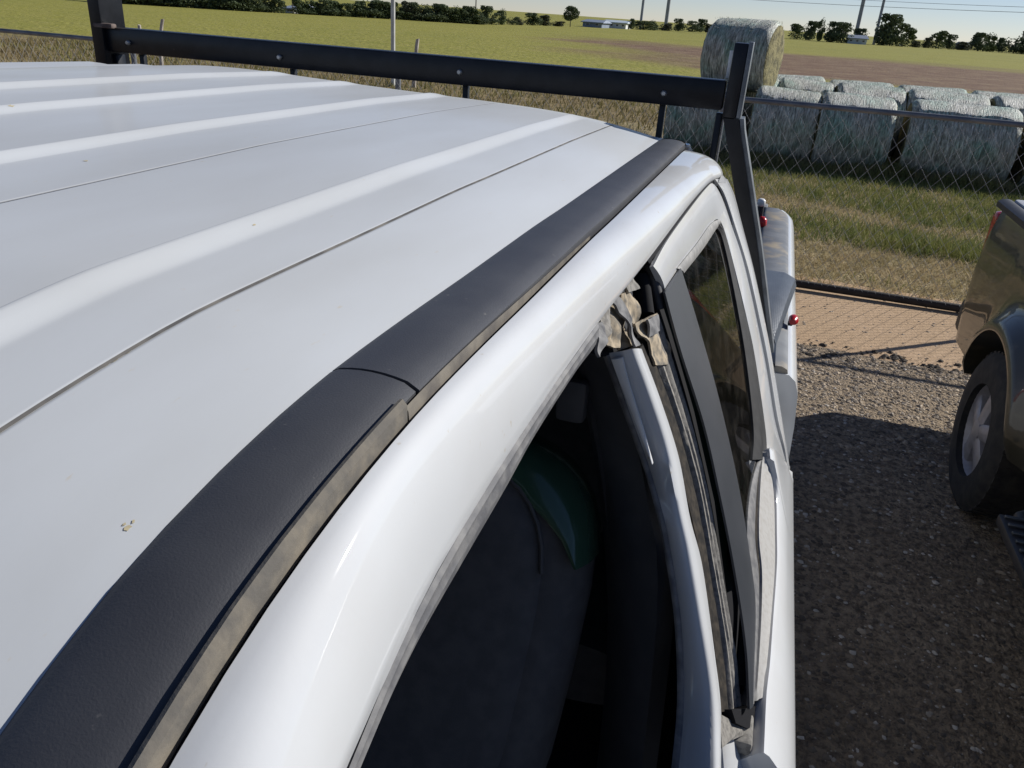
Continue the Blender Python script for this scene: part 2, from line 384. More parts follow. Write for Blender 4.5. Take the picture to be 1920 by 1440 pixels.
# loose stones on the gravel, clods along its edge (nobody could count them)
def stones(name, n, xr, yr, sr, matl, z=0.0, seed=1, squash=.6):
    rnd = random.Random(seed); V = []; Fc = []
    octa = [(1, 0, 0), (0, 1, 0), (-1, 0, 0), (0, -1, 0), (0, 0, 1), (.7, .7, .55), (-.7, .7, .5), (-.7, -.7, .55), (.7, -.7, .5)]
    fcs = [(0, 5, 8), (1, 6, 5), (2, 7, 6), (3, 8, 7), (5, 6, 4), (6, 7, 4), (7, 8, 4), (8, 5, 4), (0, 1, 5), (1, 2, 6), (2, 3, 7), (3, 0, 8)]
    for _ in range(n):
        x = rnd.uniform(*xr); y = rnd.uniform(*yr); s = sr[0]+(sr[1]-sr[0])*rnd.random()**3
        a = rnd.random()*6.28; ca, sa = math.cos(a), math.sin(a); b = len(V); st = rnd.uniform(.6, 1.0)
        for px, py, pz in octa:
            k = s*rnd.uniform(.75, 1.2); X = px*k; Y = py*k*st
            V.append((x+X*ca-Y*sa, y+X*sa+Y*ca, z-.15*s+pz*s*squash))
        Fc += [tuple(i+b for i in f) for f in fcs]
    return tag(mk(name, V, Fc, matl), kind='stuff')
M['stonelight'] = mat('pale_gravel_stone', (.62, .56, .48), .9, var=(.36, .31, .25), vscale=7, vlo=.4, vhi=.6)
M['stonedark'] = mat('brown_gravel_stone', (.21, .165, .12), .9, var=(.11, .09, .07), vscale=9, vlo=.4, vhi=.6)
M['stonemix'] = mat('tan_gravel_stone', (.46, .37, .27), .9, var=(.20, .165, .13), vscale=11, vlo=.42, vhi=.58)
M['clod'] = mat('dark_soil_clod', (.055, .045, .035), .95, var=(.11, .085, .06), vscale=9)
tag(stones('pale_gravel_stones', 5200, (.9, 3.6), (.5, 5.75), (.003, .016), M['stonelight'], seed=3), 'pale pebbles strewn over the gravel lot', 'gravel')
tag(stones('brown_gravel_stones', 14000, (.9, 3.6), (.5, 5.8), (.004, .018), M['stonedark'], seed=4), 'brown gravel stones covering the parking lot', 'gravel')
tag(stones('lit_gravel_stones', 5000, (.9, 3.9), (4.2, 5.85), (.005, .026), M['stonemix'], seed=8), 'tan and grey gravel stones at the sunlit edge of the lot', 'gravel')
tag(stones('large_stones', 90, (1.2, 3.8), (.8, 5.8), (.014, .034), M['stonemix'], seed=12), 'scattered larger stones on the gravel lot', 'gravel')
tag(stones('dirt_pebbles', 700, (.9, 4.2), (5.8, 7.6), (.004, .016), M['stonemix'], seed=14, z=-.006), 'pebbles and crumbs on the tan dirt strip', 'gravel')
tag(stones('soil_clods', 420, (.9, 3.9), (5.66, 6.02), (.008, .035), M['clod'], seed=5), 'dark soil clods along the edge between gravel and dirt', 'soil')

# grass blades
def blades(name, spots, matl, lab):
    """spots: (x, y, height, width, lean)"""
    V = []; Fc = []
    for x, y, h, wd, ln in spots:
        a = random.random()*6.283; ca, sa = math.cos(a), math.sin(a); la = random.random()*6.283
        lx, ly = math.cos(la)*ln*h, math.sin(la)*ln*h; b = len(V); z = -.02
        V += [(x-ca*wd, y-sa*wd, z), (x+ca*wd, y+sa*wd, z), (x+ca*wd*.7+lx*.4, y+sa*wd*.7+ly*.4, z+h*.6), (x-ca*wd*.7+lx*.4, y-sa*wd*.7+ly*.4, z+h*.6), (x+lx, y+ly, z+h)]
        Fc += [(b, b+1, b+2, b+3), (b+3, b+2, b+4)]
    o = mk(name, V, Fc, matl)
    return tag(o, lab, 'grass', kind='stuff')
def leaf_mat(name, c1, c2, scale=3, tr=.25):
    mt = mat(name, c1, .75, var=c2, vscale=scale, vlo=.4, vhi=.6, spec=.2)
    t = mt.node_tree; N = t.nodes; Lk = t.links; b = N['Principled BSDF']
    out = [n for n in N if n.type == 'OUTPUT_MATERIAL'][0]
    tl = N.new('ShaderNodeBsdfTranslucent'); Lk.new(b.inputs['Base Color'].links[0].from_socket, tl.inputs[0])
    mx = N.new('ShaderNodeMixShader'); mx.inputs[0].default_value = tr
    Lk.new(b.outputs[0], mx.inputs[1]); Lk.new(tl.outputs[0], mx.inputs[2]); Lk.new(mx.outputs[0], out.inputs[0])
    return mt
M['grassgreen'] = leaf_mat('green_grass_blade', (.26, .26, .08), (.16, .19, .06))
M['grassdry'] = leaf_mat('dry_grass_blade', (.54, .43, .25), (.40, .33, .17))
M['grasstall'] = leaf_mat('tall_olive_grass', (.19, .19, .06), (.28, .235, .11))
gs, ds, ts = [], [], []
rg = random.Random(21)
for _ in range(90000):
    x = rg.uniform(-1.5, 6.5); y = 7.5 + (15.2-7.5)*rg.random()**1.15
    g = noise.noise(Vector((x*.55, y*.75, 0))) + .5*noise.noise(Vector((x*1.6, y*2.2, 5)))
    g += .55*((y-9.3)/2.5 if y < 12 else 1.0)
    patch = 1.1*math.exp(-((x-2.9)**2/.5+(y-9.55)**2/.12))           # lush tuft by the dark truck's tail
    g += patch
    bare = noise.noise(Vector((x*.9, y*1.1, 31)))
    if y < 8.1 and rg.random() < (8.1-y)*1.1: continue
    if g > .30 + rg.uniform(-.35, .35):
        gs.append((x, y, rg.uniform(.05, .13)*(1+.8*min(patch, 1)), rg.uniform(.003, .006), rg.uniform(.2, .9)))
    elif rg.random() < .75 - .5*bare:
        ds.append((x, y, rg.uniform(.03, .10), rg.uniform(.003, .006), rg.uniform(.5, 1.6)))
for _ in range(16000):
    x = rg.uniform(-3, 7); y = 14.15 + .9*rg.random() + .5*noise.noise(Vector((x*.8, 0, 7)))
    ts.append((x, y, rg.uniform(.12, .36)*(.75+.7*noise.noise(Vector((x*.9, 3, 1)))), rg.uniform(.004, .008), rg.uniform(.15, .8)))
blades('green_grass', gs, M['grassgreen'], 'green grass tufts growing beyond the chain link fence')
blades('dry_grass', ds, M['grassdry'], 'dry straw-coloured grass beyond the chain link fence')
blades('tall_grass', ts, M['grasstall'], 'taller olive grass along the foot of the hay bales')
fs = []
for _ in range(26000):
    y = rg.uniform(17.5, 34); x = rg.uniform(-26, 2)
    fs.append((x, y, rg.uniform(.06, .2), rg.uniform(.008, .016), rg.uniform(.2, .9)))
M['grassbrown'] = leaf_mat('brown_margin_grass', (.24, .19, .09), (.20, .185, .06), .3)
blades('margin_grass', fs, M['grassbrown'], 'brownish rough grass along the near margin of the field')

# ================================================================== WHITE PICKUP
TRUCK = empty('white_pickup', (0, 1.2, 0))
tag(TRUCK, 'white crew cab pickup with black roof moldings and its front door open', 'pickup truck')
def interp(v, xs, ys): return float(np.interp(v, xs, ys))
ZTV = [-.32, -.12, .0, .07, .135, .19, .256, .31, .363, .45, .57, .776, .9, 1.3, 1.72, 1.78]
ZTZ = [1.56, 1.715, 1.800, 1.836, 1.866, 1.887, 1.8995, 1.905, 1.9077, 1.9072, 1.9042, 1.901, 1.897, 1.888, 1.878, 1.874]
def zt(v): return (interp(v-.03, ZTV, ZTZ)+interp(v, ZTV, ZTZ)*2+interp(v+.03, ZTV, ZTZ))/4
ZCV = [-.32, -.15, 0, .1, .2, .36, .8, 1.3, 1.62, 1.68, 1.72, 1.75, 1.77]
ZCZ = [1.66, 1.80, 1.882, 1.912, 1.929, 1.942, 1.943, 1.936, 1.926, 1.920, 1.910, 1.893, 1.86]
def zc(v): return (interp(v-.02, ZCV, ZCZ)+interp(v, ZCV, ZCZ)*2+interp(v+.02, ZCV, ZCZ))/4
RIBS = [(.439, .021, .0070), (.146, .021, .0070), (-.059, .022, .0070), (-.222, .022, .0070)]
SEAMS = [.512, .271]
def tilt(u): return .036*((.606-max(-.70, u))/1.21)**2          # the truck stands a little lower on its driver's side
def sst(x): x = max(0.0, min(1.0, x)); return x*x*(3-2*x)
def roof_z(u, v):
    a = zt(v); z = a + (zc(v)-a)*(1-min(1.0, abs(u)/.606)**5.0) + tilt(u)
    ends = sst((v-.03)/.10)*sst((1.66-v)/.10)
    for c, hw, h in RIBS:
        d = u-c                                            # sunny flank broad, far flank short
        z += h*ends*((.35*sst((hw-d)/hw)+.65*max(0.0, min(1.0, (hw-d)/hw))) if d >= 0 else sst((.009+d)/.009))
    for c in SEAMS:
        d = abs(u-c)
        if d < .0022: z -= .0009*(1-d/.0022)
    z += .010*sst((-u-.52)/.05)*ends                       # raised far edge of the roof skin
    return z
us = sorted(set([round(x, 5) for x in np.linspace(-.70, .604, 150)] +
                [round(c+k*.0025, 5) for c, hw, h in RIBS for k in range(-7, 15)] +
                [round(c+k, 5) for c in SEAMS for k in (-.006, -.0034, -.0024, -.0012, 0, .0012, .0024, .0034, .006)]))
vs = list(np.linspace(-.32, .0, 14)) + list(np.linspace(.02, .45, 26)) + list(np.linspace(.48, 1.6, 36)) + list(np.linspace(1.62, 1.77, 18))
V = [(u, v, roof_z(u, v)) for v in vs for u in us]; nu = len(us)
Fc = [(j*nu+i, j*nu+i+1, (j+1)*nu+i+1, (j+1)*nu+i) for j in range(len(vs)-1) for i in range(nu-1)]
roof = mk('roof', V, Fc, M['roofwhite'], TRUCK, True)
M['groove2'] = mat('faint_seam_dirt', (.36, .36, .36), .9, var=(.30, .30, .29), vscale=30)
for c in SEAMS:                                            # grime lying in the seams
    V = []; Fc = []; vv = list(np.linspace(.0, 1.66, 60))
    for v in vv:
        hw = .0013 if c > .4 else .0010
        V += [(c-hw, v, roof_z(c-hw, v)+.0004), (c+hw, v, roof_z(c+hw, v)+.0004)]
    Fc = [(2*i, 2*i+1, 2*i+3, 2*i+2) for i in range(len(vv)-1)]
    mk('roof_seam', V, Fc, M['groove'] if c > .4 else M['groove2'], roof)

M['stain'] = mat('tan_dried_spot', (.50, .43, .27), .9, var=(.40, .34, .22), vscale=200)
for (px_, py_), r_, nm in (((477, 428), .0022, 'dirt_spot'), ((240, 990), .0022, 'dirt_spot'), ((250, 978), .0012, 'dirt_spot'), ((234, 983), .0014, 'dirt_spot'), ((22, 206), .005, 'dirt_spot'), ((160, 302), .004, 'dirt_spot'), ((215, 676), .0035, 'dirt_spot'), ((195, 688), .003, 'dirt_spot'), ((240, 662), .002, 'dirt_spot')):
    q = at((px_, py_), z=1.92)
    for _ in range(8): q = at((px_, py_), z=roof_z(q.x, q.y))
    n_ = 9; rr_ = [r_*.55*random.uniform(.35, 1.2) for _ in range(n_)]
    vv_ = [(q.x+rr_[k]*math.cos(k*6.283/n_), q.y+rr_[k]*1.6*math.sin(k*6.283/n_)) for k in range(n_)]
    mk(nm, [(a_, b_, roof_z(a_, b_)+.0003) for a_, b_ in vv_], [tuple(range(n_))], M['stain'], roof)

# --- roof moldings: front piece with dusty outer lip, rear piece with tan clip line
def molding(name, v0, v1, u0, u1, matl, parent, sign=1, n=40, dome=.0045, skew=0.0, lift=.0016):
    rings = []
    for i in range(n):
        t = i/(n-1); ring = []
        for k in range(9):
            s = k/8; v = v0+(v1-v0)*t + skew*(s if t == 1 else 0) + (skew*s if t == 0 else 0)
            u = u0+(u1-u0)*s; z = zt(v)+lift+dome*(1-(2*s-1)**2)-(.002 if k in (0, 8) else 0)+(.036 if sign < 0 else 0)
            ring.append(Vector((sign*u, v, z)))
        dz_ = .036 if sign < 0 else 0
        ring.append(Vector((sign*u1, v, zt(v)-.012+dz_))); ring.append(Vector((sign*u0, v, zt(v)-.012+dz_)))
        rings.append(ring)
    return loft(name, rings, matl, parent, ang=50)
mf = molding('roof_molding', -.30, .361, .601, .6558, M['trim'], TRUCK, skew=0)
tag(mf, 'front length of black roof molding with dusty lip')
mr_ = molding('roof_molding', .3635, 1.69, .601, .657, M['trim'], TRUCK)
tag(mr_, 'rear length of black roof molding')
vv = list(np.linspace(-.30, .342, 40))
loft('molding_lip', [[Vector((.6548, v, zt(v)+.0040)), Vector((.6568, v, zt(v)+.0046)), Vector((.6595, v, zt(v)+.0015)), Vector((.6598, v, zt(v)-.012)), Vector((.6535, v, zt(v)-.012))] for v in vv], M['lip'], mf, ang=30)
vv = list(np.linspace(.343, .80, 40)); rings = []
for v in vv:
    wd = .0032*max(0.10, 1-(v-.34)/.32)
    sk = .006*max(0, (v-.42)/.38)
    rings.append([Vector((.6565, v, zt(v)-.003-sk)), Vector((.6575+wd*.2, v, zt(v)-.0005-sk)), Vector((.6572+wd*.8, v, zt(v)-.003-sk)), Vector((.6575+wd, v, zt(v)-.012)), Vector((.655, v, zt(v)-.012))])
loft('molding_clip', rings, M['clip'], mr_, ang=30)
# end cap of the rear molding
loft('molding_end_cap', [[Vector((.603+.0*k, v, zt(v)-.001)) if k == 0 else Vector((.603+.053*k/6, v, zt(v)+.003+.0035*(1-(2*k/6-1)**2)-(v-1.69)*.25)) for k in range(7)] for v in (1.688, 1.70, 1.72, 1.74)], M['rubber'], mr_, closed=False)
molding('roof_molding', -.30, 1.69, .601, .657, M['trim'], TRUCK, sign=-1)
# ditch under the moldings
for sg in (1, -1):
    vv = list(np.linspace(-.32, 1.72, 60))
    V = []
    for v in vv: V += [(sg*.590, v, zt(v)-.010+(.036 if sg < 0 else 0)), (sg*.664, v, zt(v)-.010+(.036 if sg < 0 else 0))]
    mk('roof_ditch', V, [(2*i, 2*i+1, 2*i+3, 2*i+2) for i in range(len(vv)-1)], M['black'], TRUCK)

# --- side frame (roof rail over the doors), lower edge read off the photo on the window plane
EDGE = [S(p) for p in [(640, 1480), (656, 1436), (762, 1188), (879, 971), (1006, 771), (1123, 603), (1220, 480), (1293, 383), (1328, 343), (1341, 334)]]
edge = [Vector((.735, -.30, 1.54)), Vector((.722, -.05, 1.745)), Vector((.712, .09, 1.808))] + EDGE[2:]
edge = smooth_poly(edge, 70)
# carry on behind the rear door's upper corner
edge += [Vector((.742, 1.60, 1.838)), Vector((.744, 1.645, 1.832)), Vector((.741, 1.69, 1.824)), Vector((.728, 1.73, 1.815)), Vector((.700, 1.755, 1.81))]
def rail_rings(sg=1):
    rings = []
    for e in edge:
        v = e.y; zs = zt(v)-.003+(.036 if sg < 0 else 0); u0 = .6630
        drop = 0.0 if v < 1.6 else .02*((v-1.6)/.15)**2
        p0 = Vector((u0, v, zs-drop-.003)); p2 = Vector((e.x, v, e.z+(.036 if sg < 0 else 0))); p1 = Vector((u0+(e.x-u0)*.86, v, zs-.005-drop))
        ring = [Vector((u0-.004, v, zs-drop-.016)), Vector((u0-.001, v, zs-drop-.006))]
        for k in range(13):
            t = k/12; ring.append(p0*(1-t)**2 + p1*2*t*(1-t) + p2*t*t)
        ring += [p2+Vector((-.003, 0, -.006)), p2+Vector((-.022, 0, -.010)), p2+Vector((-.05, 0, .004))]
        rings.append([Vector((sg*q.x, q.y, q.z)) for q in ring])
    return rings
frame = loft('side_frame', rail_rings(1), M['white'], TRUCK, closed=False, cap=False, ang=60)
loft('side_frame', rail_rings(-1), M['white'], TRUCK, closed=False, cap=False, ang=60)

# weatherstrip of the open front doorway
WO = [(640, 1475), (656, 1436), (762, 1188), (879, 971), (1006, 771), (1090, 650), (1121, 606)]
WI = [(655, 1475), (671, 1436), (766, 1232), (868, 1053), (948, 915), (999, 822), (1075, 703), (1112, 654)]
slab('doorway_weatherstrip', [S(p, .001) for p in WO], [S(p, .012) for p in WI], M['rubber'], frame, th=.012, cols=6, bulge=.002,
     prof=[0, .0015, .0005, .002, .0008, .001, 0], n=50)

# --- C-pillar
rows_y = [336, 365, 419, 503, 600, 673, 783, 838, 905]
gx = [1341, 1359, 1377, 1403, 1425, 1440, 1458, 1471, 1481]
sx = [1364, 1377, 1391, 1413, 1434, 1448, 1466, 1474, 1484]
gapv = [None, None, None, 1.665, 1.665, 1.66, 1.65, 1.65, 1.65]
silv = [None, None, None, 1.725, 1.725, 1.725, 1.72, 1.72, 1.72]
gap3 = [S((x, y)) if v is None else at((x, y), v=v) for x, y, v in zip(gx, rows_y, gapv)]
sil3 = [S((x, y)) if v is None else at((x, y), v=v) for x, y, v in zip(sx, rows_y, silv)]
gap3 = smooth_poly(gap3, 40); sil3 = smooth_poly(sil3, 40)
rings = []
for g, s_ in zip(gap3, sil3):
    b = Vector((s_.x-.045, 1.757, s_.z+.004)); c = s_ + Vector((-.004, .012, .0))
    rings.append([g-SNV*.03, g-SNV*.004, g, g.lerp(s_, .35)+SNV*.0025, g.lerp(s_, .7)+SNV*.002, s_, c.lerp(b, .35)+Vector((.006, .004, 0)), b, b+Vector((-.1, 0, 0))])
pil = loft('c_pillar', rings, M['white'], TRUCK, closed=False, cap=False, ang=60)
top = rings[0]
# blend between the rail's rear end and the pillar top
loft('c_pillar_corner', [[Vector((.742, 1.60, 1.838)), Vector((.744, 1.645, 1.832)), Vector((.741, 1.69, 1.824)), Vector((.728, 1.73, 1.815)), Vector((.700, 1.755, 1.81))],
                  [gap3[1]+SNV*.001, gap3[1].lerp(sil3[1], .4)+SNV*.003, sil3[1], sil3[1]+Vector((-.012, .012, 0)), Vector((.70, 1.757, 1.78))]], M['white'], pil, closed=False, cap=False)

# --- rear door: bulged outer panel with a forward edge, window frame, glass, trims
bx = [(1441, 840), (1452, 915), (1454, 1000), (1454, 1061), (1446, 1170), (1440, 1250), (1434, 1300)]
BELT = smooth_poly([at((1474, 872), v=1.625)] + [S(p) for p in bx] + [Vector((.945, .745, 1.312))], 40)
rings = []
for b in BELT:
    v = b.y
    sec = [(b.x-.03, b.z-.03), (b.x-.004, b.z-.002), (b.x+.002, b.z+.0015), (b.x+.009, b.z-.002), (.981, 1.278), (.997, 1.245), (1.007, 1.205), (1.013, 1.15), (1.014, 1.08), (1.011, .95), (1.005, .80), (.985, .66), (.95, .53), (.92, .53)]
    zb = b.z; rings.append([Vector((x if i < 4 else max(x, b.x+.010), v, min(z, zb-.006*(i-2)) if i > 3 else z)) for i, (x, z) in enumerate(sec)])
door = loft('rear_door', rings, M['white'], TRUCK, closed=True, cap=True, ang=50)
FO = [(1225, 499), (1252, 450), (1294, 391), (1326, 351), (1338, 345), (1354, 371), (1372, 423), (1398, 506), (1434, 673), (1452, 783), (1467, 842), (1479, 888)]
FI = [(1247, 547), (1275, 497), (1308, 456), (1333, 420), (1348, 412), (1361, 440), (1384, 528), (1400, 595), (1415, 665), (1435, 801), (1439, 860), (1449, 905)]
fo3 = [S(p, .003) for p in FO[:7]] + [at(p, v=v) for p, v in zip(FO[7:], (1.655, 1.65, 1.64, 1.635, 1.60))]
slab('window_frame', fo3, [S(p, .008) for p in FI], M['white'], door, th=.005, cols=5, bulge=.003, n=70)
GAPP = [(1215, 487), (1222, 477), (1250, 442), (1293, 386), (1326, 345), (1339, 338), (1356, 366), (1374, 420)]
slab('door_gap', [S((x-3, y-2), .004) for x, y in GAPP], [S((x+3, y+7), .006) for x, y in GAPP], M['black'], door, th=.002, cols=2, n=50)
slab('window_trim', [S(p, .005) for p in [(1270, 503), (1306, 458), (1333, 420), (1349, 411)]], [S(p, .008) for p in [(1283, 512), (1319, 466), (1342, 431), (1350, 421)]], M['chrometrim'], door, th=.012, cols=4, bulge=.002, n=24)
slab('glass_channel', [S(p, .010) for p in [(1341, 424), (1355, 447), (1377, 546), (1399, 673), (1413, 801), (1411, 862)]],
     [S(p, .008) for p in [(1350, 414), (1362, 440), (1385, 528), (1415, 664), (1435, 801), (1439, 862)]], M['channel'], door, th=.012, cols=6, prof=[0, .001, .004, .003, 0, -.002, 0], n=40)
slab('pillar_applique', [S(p, .001) for p in [(1247, 548), (1276, 654), (1320, 793), (1348, 915), (1377, 1061), (1399, 1207), (1406, 1330)]],
     [S(p, .002) for p in [(1277, 503), (1307, 600), (1348, 746), (1386, 915), (1411, 1075), (1417, 1148), (1412, 1320)]], M['applique'], door, th=.003, cols=4, bulge=.002, n=40)
gpts = [S(p, .014) for p in [(1270, 512), (1310, 465), (1341, 422), (1358, 447), (1381, 546), (1403, 673), (1418, 801), (1418, 880), (1412, 1080), (1400, 1085), (1376, 915), (1338, 746), (1297, 600)]]
mk('window_glass', gpts + [p-SNV*.004 for p in gpts], [tuple(range(13)), tuple(range(25, 12, -1))] + [(k, (k+1) % 13, 13+(k+1) % 13, 13+k) for k in range(13)], M['glass'], door)
BL = [(1427, 846), (1408, 915), (1401, 1006), (1411, 1078), (1415, 1134), (1411, 1230), (1406, 1323)]
BR = [(1436, 848), (1450, 915), (1454, 1000), (1454, 1061), (1446, 1170), (1440, 1250), (1434, 1302)]
def bmix(t): return [(a[0]*(1-t)+b[0]*t, a[1]*(1-t)+b[1]*t) for a, b in zip(BL, BR)]
slab('belt_lip', [S(p, .012) for p in BL], [S(p, .010) for p in bmix(.30)], M['rubber'], door, th=.004, cols=4, prof=[0, .002, .0025, .001, -.001], n=44)
slab('belt_groove', [S(p, .014) for p in bmix(.27)], [S(p, .012) for p in bmix(.46)], M['brownseal'], door, th=.004, cols=3, prof=[0, .002, .0005, .001], n=44)
slab('belt_seal', [S(p, .009) for p in bmix(.42)], [S(p, .002) for p in BR], M['belt'], door, th=.012, cols=8,
     prof=[0, .0015, -.0005, .002, .0025, .001, .0025, .002, 0], n=44)
# door handle further back on the panel
rbox('door_handle', (1.004, 1.50, 1.02), (.02, .16, .035), .01, M['white'], door)

# --- B-pillar seen through the open doorway
OUT = [(1185, 654), (1218, 742), (1251, 844), (1276, 968), (1293, 1043), (1315, 1170), (1337, 1316), (1341, 1440), (1341, 1500)]
INN = [(1140, 662), (1181, 778), (1214, 869), (1243, 968), (1258, 1043), (1276, 1170), (1281, 1316), (1271, 1440), (1262, 1500)]
out3 = [S(p, .02) for p in OUT]
inn3 = [at(p, v=q.y+.003) for p, q in zip(INN, out3)]
out3 = smooth_poly(out3, 44); inn3 = smooth_poly(inn3, 44)
SEA = [(1203, 654), (1240, 753), (1273, 858), (1294, 971), (1317, 1061), (1340, 1225), (1352, 1327), (1352, 1440), (1352, 1500)]
sea3 = smooth_poly([S(p, .02) for p in SEA], 44)
rings = []
for a, b, c in zip(inn3, out3, sea3):
    rings.append([a+Vector((-.004, .030, 0)), a+Vector((-.003, .010, 0)), a, a.lerp(b, .55)+Vector((0, -.0015, 0)), a.lerp(b, .93), b.lerp(c, .12)+SNV*.001, b.lerp(c, .5)+SNV*.002, c, c-SNV*.03])
for zz in (1.30, 1.15, .90, .55):                          # the pillar runs on down to the sill below the belt line
    rings.append([Vector((q.x+(.03 if zz < 1.2 else .02), q.y+.03, q.z-(rings[43][3].z-zz))) for q in rings[43]])
bp = loft('b_pillar', rings, M['white'], TRUCK, closed=False, cap=False, ang=60)
slab('pillar_edge_seal', [p+Vector((-.007, -.001, 0)) for p in inn3], [p+Vector((.001, -.0015, 0)) for p in inn3], M['rubber'], bp, th=.006, cols=3, bulge=.002, n=44, nrm=Vector((0, -1, 0)), jit=.0012)
fl_l = [(1146, 674), (1160, 712), (1178, 757), (1200, 815), (1222, 872)]; fl_r = [(1167, 671), (1177, 712), (1191, 757), (1209, 815), (1224, 870)]
fv = [.808, .812, .815, .815, .808]
slab('pillar_flange', [at(p, v=v) for p, v in zip(fl_l, fv)], [at(p, v=v) for p, v in zip(fl_r, fv)], M['whiteplastic'], bp, th=.004, cols=3, bulge=.001, n=20, nrm=Vector((0, -1, 0)))  # whiter than the pillar paint, the light on this strip painted in
TAN = [(1236, 592), (1262, 680), (1294, 789), (1324, 915), (1348, 1050), (1377, 1225), (1387, 1322)]
MID = [(1214, 630), (1242, 700), (1276, 800), (1308, 915), (1332, 1050), (1360, 1225), (1370, 1330)]
LFT = [(1200, 652), (1218, 700), (1256, 800), (1284, 915), (1314, 1050), (1341, 1225), (1352, 1335)]
slab('door_edge_seal', [S(p, .022) for p in LFT], [S(p, .026) for p in MID], M['brownseal'], bp, th=.015, cols=5, prof=[0, .002, -.001, .002, -.002, -.003], n=44, jit=.0006)
slab('door_edge_seal', [S(p, .024) for p in MID], [S(p, .020) for p in TAN], M['tanseal'], bp, th=.015, cols=10, prof=[-.003, .002, .002, -.002, .0025, .003, -.0015, .003, .004, .002, -.001], n=44, jit=.0006)
slab('pillar_gap', [S(p, .045) for p in LFT], [S(p, .045) for p in [(1252, 545), (1280, 654), (1324, 793), (1352, 915), (1381, 1061), (1410, 1327)]], M['black'], bp, th=.005, cols=2, n=30)
# torn, dust-caked seal ends at the pillar's top
def torn(name, px, r, m_, th=.003, bend=.004):
    if bend == 0: return plate(name, [S(p, r) for p in px], th, m_, bp, bend=0)
    bm = bmesh.new(); vs_ = [bm.verts.new(S(p, r)) for p in px]; f = bm.faces.new(vs_)
    bmesh.ops.triangulate(bm, faces=[f])
    for _ in range(3): bmesh.ops.subdivide_edges(bm, edges=list(bm.edges), cuts=1, use_grid_fill=True)
    sd = random.random()*50
    for v in bm.verts:
        q = v.co*42+Vector((sd, 0, 0)); k = noise.noise(q)*bend*1.9+noise.noise(q*2.7)*bend*.35
        v.co += SNV*k + Vector((0, noise.noise(q*1.6+Vector((9, 0, 0)))*.0012, noise.noise(q*1.6+Vector((0, 9, 0)))*.0014))
    g = bmesh.ops.extrude_face_region(bm, geom=list(bm.faces)); 
    for e_ in g['geom']:
        if isinstance(e_, bmesh.types.BMVert): e_.co -= SNV*th
    return autosmooth(from_bm(name, bm, m_, bp, True), 60)
torn('pillar_gap', [(1214, 482), (1250, 548), (1240, 612), (1200, 640), (1135, 668), (1110, 660), (1118, 608), (1170, 540)], .050, M['black'], bend=0)
torn('torn_seal', [(1138, 577), (1155, 556), (1168, 580), (1182, 612), (1189, 646), (1173, 655), (1146, 646), (1136, 637), (1147, 620)], .026, M['tandust'], bend=.007)
torn('torn_seal', [(1160, 553), (1180, 545), (1194, 565), (1200, 603), (1190, 610), (1172, 573)], .022, M['tandust'])
torn('torn_seal', [(1150, 560), (1162, 556), (1186, 604), (1200, 646), (1190, 652), (1176, 610)], .019, M['greyflap'])
torn('torn_seal', [(1192, 607), (1231, 587), (1240, 602), (1262, 684), (1233, 684), (1212, 634)], .018, M['tandust'])
torn('torn_seal', [(1213, 600), (1232, 590), (1238, 620), (1222, 632)], .013, M['greyflap'])
torn('torn_seal', [(1119, 606), (1133, 602), (1137, 640), (1129, 668), (1121, 652)], .012, M['greyflap'])
torn('torn_seal', [(1133, 590), (1148, 572), (1146, 620), (1136, 640)], .014, M['tanseal'])
torn('torn_seal', [(1168, 538), (1188, 508), (1197, 542), (1180, 549)], .018, M['tanseal'])
tube('seal_end', [S(p, .016) for p in [(1212, 492), (1222, 516), (1231, 548), (1238, 580)]], .0075, M['plasticblack'], bp)
tube('seal_end', [S(p, .028) for p in [(1200, 515), (1206, 545), (1212, 590)]], .010, M['black'], bp)
slab('seal_end', [S(p, .012) for p in [(1217, 492), (1230, 520), (1238, 560)]], [S(p, .010) for p in [(1222, 490), (1236, 520), (1243, 568)]], M['greyflap'], bp, th=.004, cols=2, n=10)
# bracket of dusty plastic at the belt line, and the jamb below it
rbox('belt_bracket', S((1383, 1372), .030), (.035, .05, .022), .004, M['tanseal'], bp)
plate('belt_bracket', [S(p, .018) for p in [(1352, 1338), (1376, 1352), (1400, 1344), (1432, 1352), (1438, 1366), (1400, 1376), (1374, 1388), (1354, 1402)]], .02, M['tanseal'], bp, bend=.004)
plate('belt_bracket', [S(p, .012) for p in [(1372, 1330), (1406, 1328), (1432, 1318), (1432, 1352), (1402, 1366), (1380, 1356)]], .02, M['black'], bp, bend=.0)
jl = smooth_poly([S((1354, 1400), .02), S((1358, 1450), .02), S((1362, 1560), .02)], 10)
jr = smooth_poly([S((1436, 1366), .012), S((1448, 1450), .012), S((1462, 1560), .012)], 10)
slab('jamb_panel', jl, jr, M['white'], bp, th=.03, cols=8, bulge=-.012, n=10)

# --- cab shell parts that close the body
def wall(name, pts, m_, parent=TRUCK, th=.02, nrm=Vector((0, -1, 0))): return plate(name, pts, th, m_, parent, nrm=nrm)
wall('cab_back', [Vector(p) for p in [(-.70, 1.762, 1.80), (-.66, 1.762, 1.87), (-.3, 1.762, 1.885), (.3, 1.762, 1.885), (.66, 1.762, 1.87), (.70, 1.762, 1.80), (.86, 1.762, 1.55), (.96, 1.762, 1.25), (.97, 1.762, .62), (-.97, 1.762, .62), (-.96, 1.762, 1.25), (-.86, 1.762, 1.55)]], M['white'], nrm=Vector((0, 1, 0)))
rbox('back_glass', (0, 1.79, 1.58), (1.25, .008, .36), .002, M['glass'], TRUCK)
